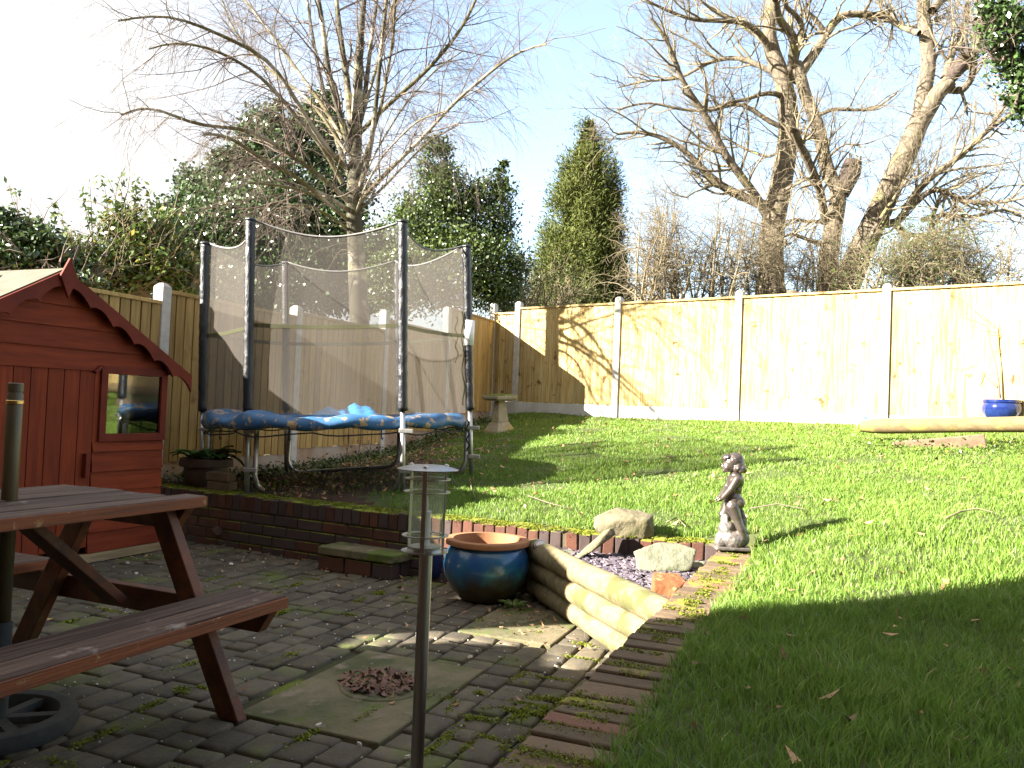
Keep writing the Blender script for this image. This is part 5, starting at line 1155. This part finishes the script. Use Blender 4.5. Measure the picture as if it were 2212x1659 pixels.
for _ in range(150):
    if random.random()<.55: x,y=random.gauss(.22,.22),random.gauss(2.75,.45)
    else: x,y=random.uniform(-2.6,.6),random.uniform(1.6,5.2)
    if x>sidex(y)-.03: continue
    L_=random.uniform(.02,.09); dr=PA if random.random()<.5 else PB
    for _ in range(int(L_*2600)):
        t=random.gauss(0,.6)*L_; q=random.gauss(0,.010); p=np.array([x,y])+dr*t+np.array([-dr[1],dr[0]])*q; 
        if p[0]<sidex(p[1])-.01: C.append((p[0],p[1],random.uniform(-.004,.006)))
mossbits('moss',C,None,'bright green moss growing along the paver joints')
# ---------------------------------------------------------------- fallen leaves, chips, twigs
def litter(name,mat,pts,s0,s1,lab,cat,zf,flat=True,thick=False):
    C=np.array([(x,y,zf(x,y)) for x,y in pts]); n=len(C)
    nv=rng.normal(size=(n,3))*.35+np.array([0,0,1]); nv/=np.linalg.norm(nv,axis=1,keepdims=True); t=rng.normal(size=(n,3)); t-=nv*(t*nv).sum(1,keepdims=True); t/=np.linalg.norm(t,axis=1,keepdims=True); s=np.cross(nv,t)
    L=rng.uniform(s0,s1,(n,1)); W_=L*rng.uniform(.3,.6,(n,1)); cu=L*rng.uniform(.0,.4,(n,1))
    V=np.stack([C-t*L*.5+nv*cu,C-s*W_*.5,C+t*L*.5+nv*cu,C+s*W_*.5,C-t*L*.1-s*W_*.5+nv*cu*.1],1)[:,:4].reshape(-1,3)
    o=link(npmesh(name,V,np.arange(4*n).reshape(n,4),rng.random(n)),name,mat); tag(o,lab,cat,kind='stuff'); return o
P=[]
while len(P)<900:
    x,y=random.uniform(-2.6,6.5),random.uniform(1.2,13)
    if bool(inlawn(x,y,.25)) and x>leftx(y)+.1 and y<backfy(x)-.1 and abs(x)<y*.75 : P.append((x,y))
litter('fallen_leaves','deadleaf',P,.015,.065,'scattered dry leaves on the lawn','leaves',lambda x,y:lawn(x,y)+.030)
P=[]
while len(P)<1500:
    y=random.uniform(5.6,10); x=leftx(y)+random.uniform(.1,2.0)
    if bool(inlawn(x,y,.2)): P.append((x,y))
litter('fallen_leaves','deadleaf',P,.02,.06,'brown leaf litter under the trampoline','leaves',lambda x,y:lawn(x,y)+.012)
P=[]
for _ in range(300):
    a=random.random()*6.28; r_=random.random()**.5*.17; q=SF+PA*(.48+r_*math.cos(a)*.8)+PB*(.28+r_*math.sin(a)*.9); P.append(tuple(q))
litter('fallen_leaves','deadleaf',P,.02,.05,'heap of wet brown leaves in the hollow of the large slab','leaves',lambda x,y:.010+random.random()*.012).data.materials[0]=mt['wetleaf']
P=[]
while len(P)<330:
    k=random.random()
    if k<.55: x=random.uniform(-3.2,.3); y=backy(x)-abs(random.gauss(0,.28))-.02
    elif k<.8: x=random.gauss(.22,.16); y=random.gauss(4.35,.22)
    else: x=random.uniform(-2.5,.7); y=random.uniform(1.6,5)
    if x<sidex(y)-.03 and x<lx(max(y,3.4))-.06: P.append((x,y))
litter('fallen_leaves','deadleaf',P,.012,.045,'small dead leaves and debris on the patio','leaves',lambda x,y:.006+random.random()*.008)
def regp(u,v):
    x=-3.2+u*4.2; y=1.3+v*4.6; return (x,y) if (x<sidex(y)-.02 and x<lx(max(y,3.4))-.07 and y<backy(x)-.02) else None
chips('gravel_chips',1500,regp,lambda x,y:-.001,.0018,.0048,'chip','tiny white stone chips scattered over the pavers','gravel',.8)
chips('gravel_chips',46,regp,lambda x,y:.002,.007,.014,'chip','larger white stone chips scattered on the patio','gravel',.7)
# a few individual pieces
for (u,v,nm,lab,s,m) in ((1083,1345,'brick_chip','pinkish white chip lying on the smaller slab right of the lamp post',.013,'chip'),(1273,1456,'stone_chip','largest white stone chip at the foot of the side wall',.020,'chip'),(640,1338,'stone_chip','white stone chip by the end of the picnic bench',.012,'chip'),(1180,1455,'grey_stone','small grey stone on the pavers near the side wall',.012,'slate')):
    q=on(u,v,.01); o=lump(nm,[('p',[(-s,-s*.6,0),(s,-s*.5,0),(s*.9,s*.6,0),(-s*.8,s*.5,0),(-s*.7,-s*.4,s*.8),(s*.7,-s*.3,s),(s*.5,s*.4,s*.7)])],m,None,.002,1,0); o.location=(q[0],q[1],.002); tag(o,lab,'stone chip')
# green sprig and twigs beside the logs
q=on(1108,1318,.0); e=empty('leafy_sprig',(q[0],q[1],.004),0,'fresh green leafy sprig lying on the pavers near the logs','sprig')
b=MB()
for a,L in ((2.8,.075),(2.2,.05),(1.2,.07),(.2,.06),(-.7,.06),(3.9,.05)): broadleaf(b,(.02*math.cos(a),.02*math.sin(a),.012),(math.cos(a),math.sin(a),.5),L,.016,.5)
b.build('leaves','laurel',e,True); b=MB(); b.tube([(0,0,.012),(.09,.0,.01),(.16,-.03,.012)],.002,5); b.build('stem','twig',e,True)
def twig(uv,z,lab,m='twig',r=.0028):
    b=MB(); b.tube([on(u,v,z+.004+.006*math.sin(i)) if z<.3 else (lambda q:(q[0],q[1],lawn(q[0],q[1])+.035))(on(u,v,z)) for i,(u,v) in enumerate(uv)],[r*(1-.5*i/len(uv)) for i in range(len(uv))],5); o=b.build('fallen_twig',m,smooth=True); tag(o,lab,'twig')
twig([(1180,1298),(1215,1318),(1250,1332),(1262,1352),(1264,1378)],.01,'thin curved twig on the pavers against the logs')
twig([(1120,1310),(1165,1300),(1210,1304)],.01,'straight thin twig on the pavers beside the green sprig')
twig([(970,1385),(1020,1395),(1070,1402)],.01,'short pale twig on the pavers above the inspection slab')
def lt(uv,zg,lab,m='twigp',r=.006):
    P=[]
    for (u,v) in uv:
        z=zg
        for _ in range(12): q=on(u,v,z); z=.6*z+.4*(lawn(min(q[0],8),min(q[1],13.5))+.035)
        P.append((q[0],q[1],z))
    b=MB(); b.tube(P,[r*(1-.5*i/len(P)) for i in range(len(P))],5); o=b.build('fallen_twig',m,smooth=True); tag(o,lab,'twig')
lt([(2045,1118),(2075,1105),(2110,1098),(2145,1106)],.55,'thick pale curved twig lying on the lawn at the right')
lt([(1440,1128),(1462,1118),(1482,1138)],.42,'small pale forked twig on the lawn behind the stones')
lt([(1140,1070),(1180,1085),(1230,1098)],.45,'long thin twig on the lawn behind the brick wall','twig',.004)
lt([(1620,1098),(1680,1088),(1740,1100)],.5,'long thin twig on the lawn to the right of the statue','twig',.004)
lt([(1014,1035),(1020,1060),(1028,1078)],.45,'pale upright dead stalk in the lawn beside the right trampoline leg')
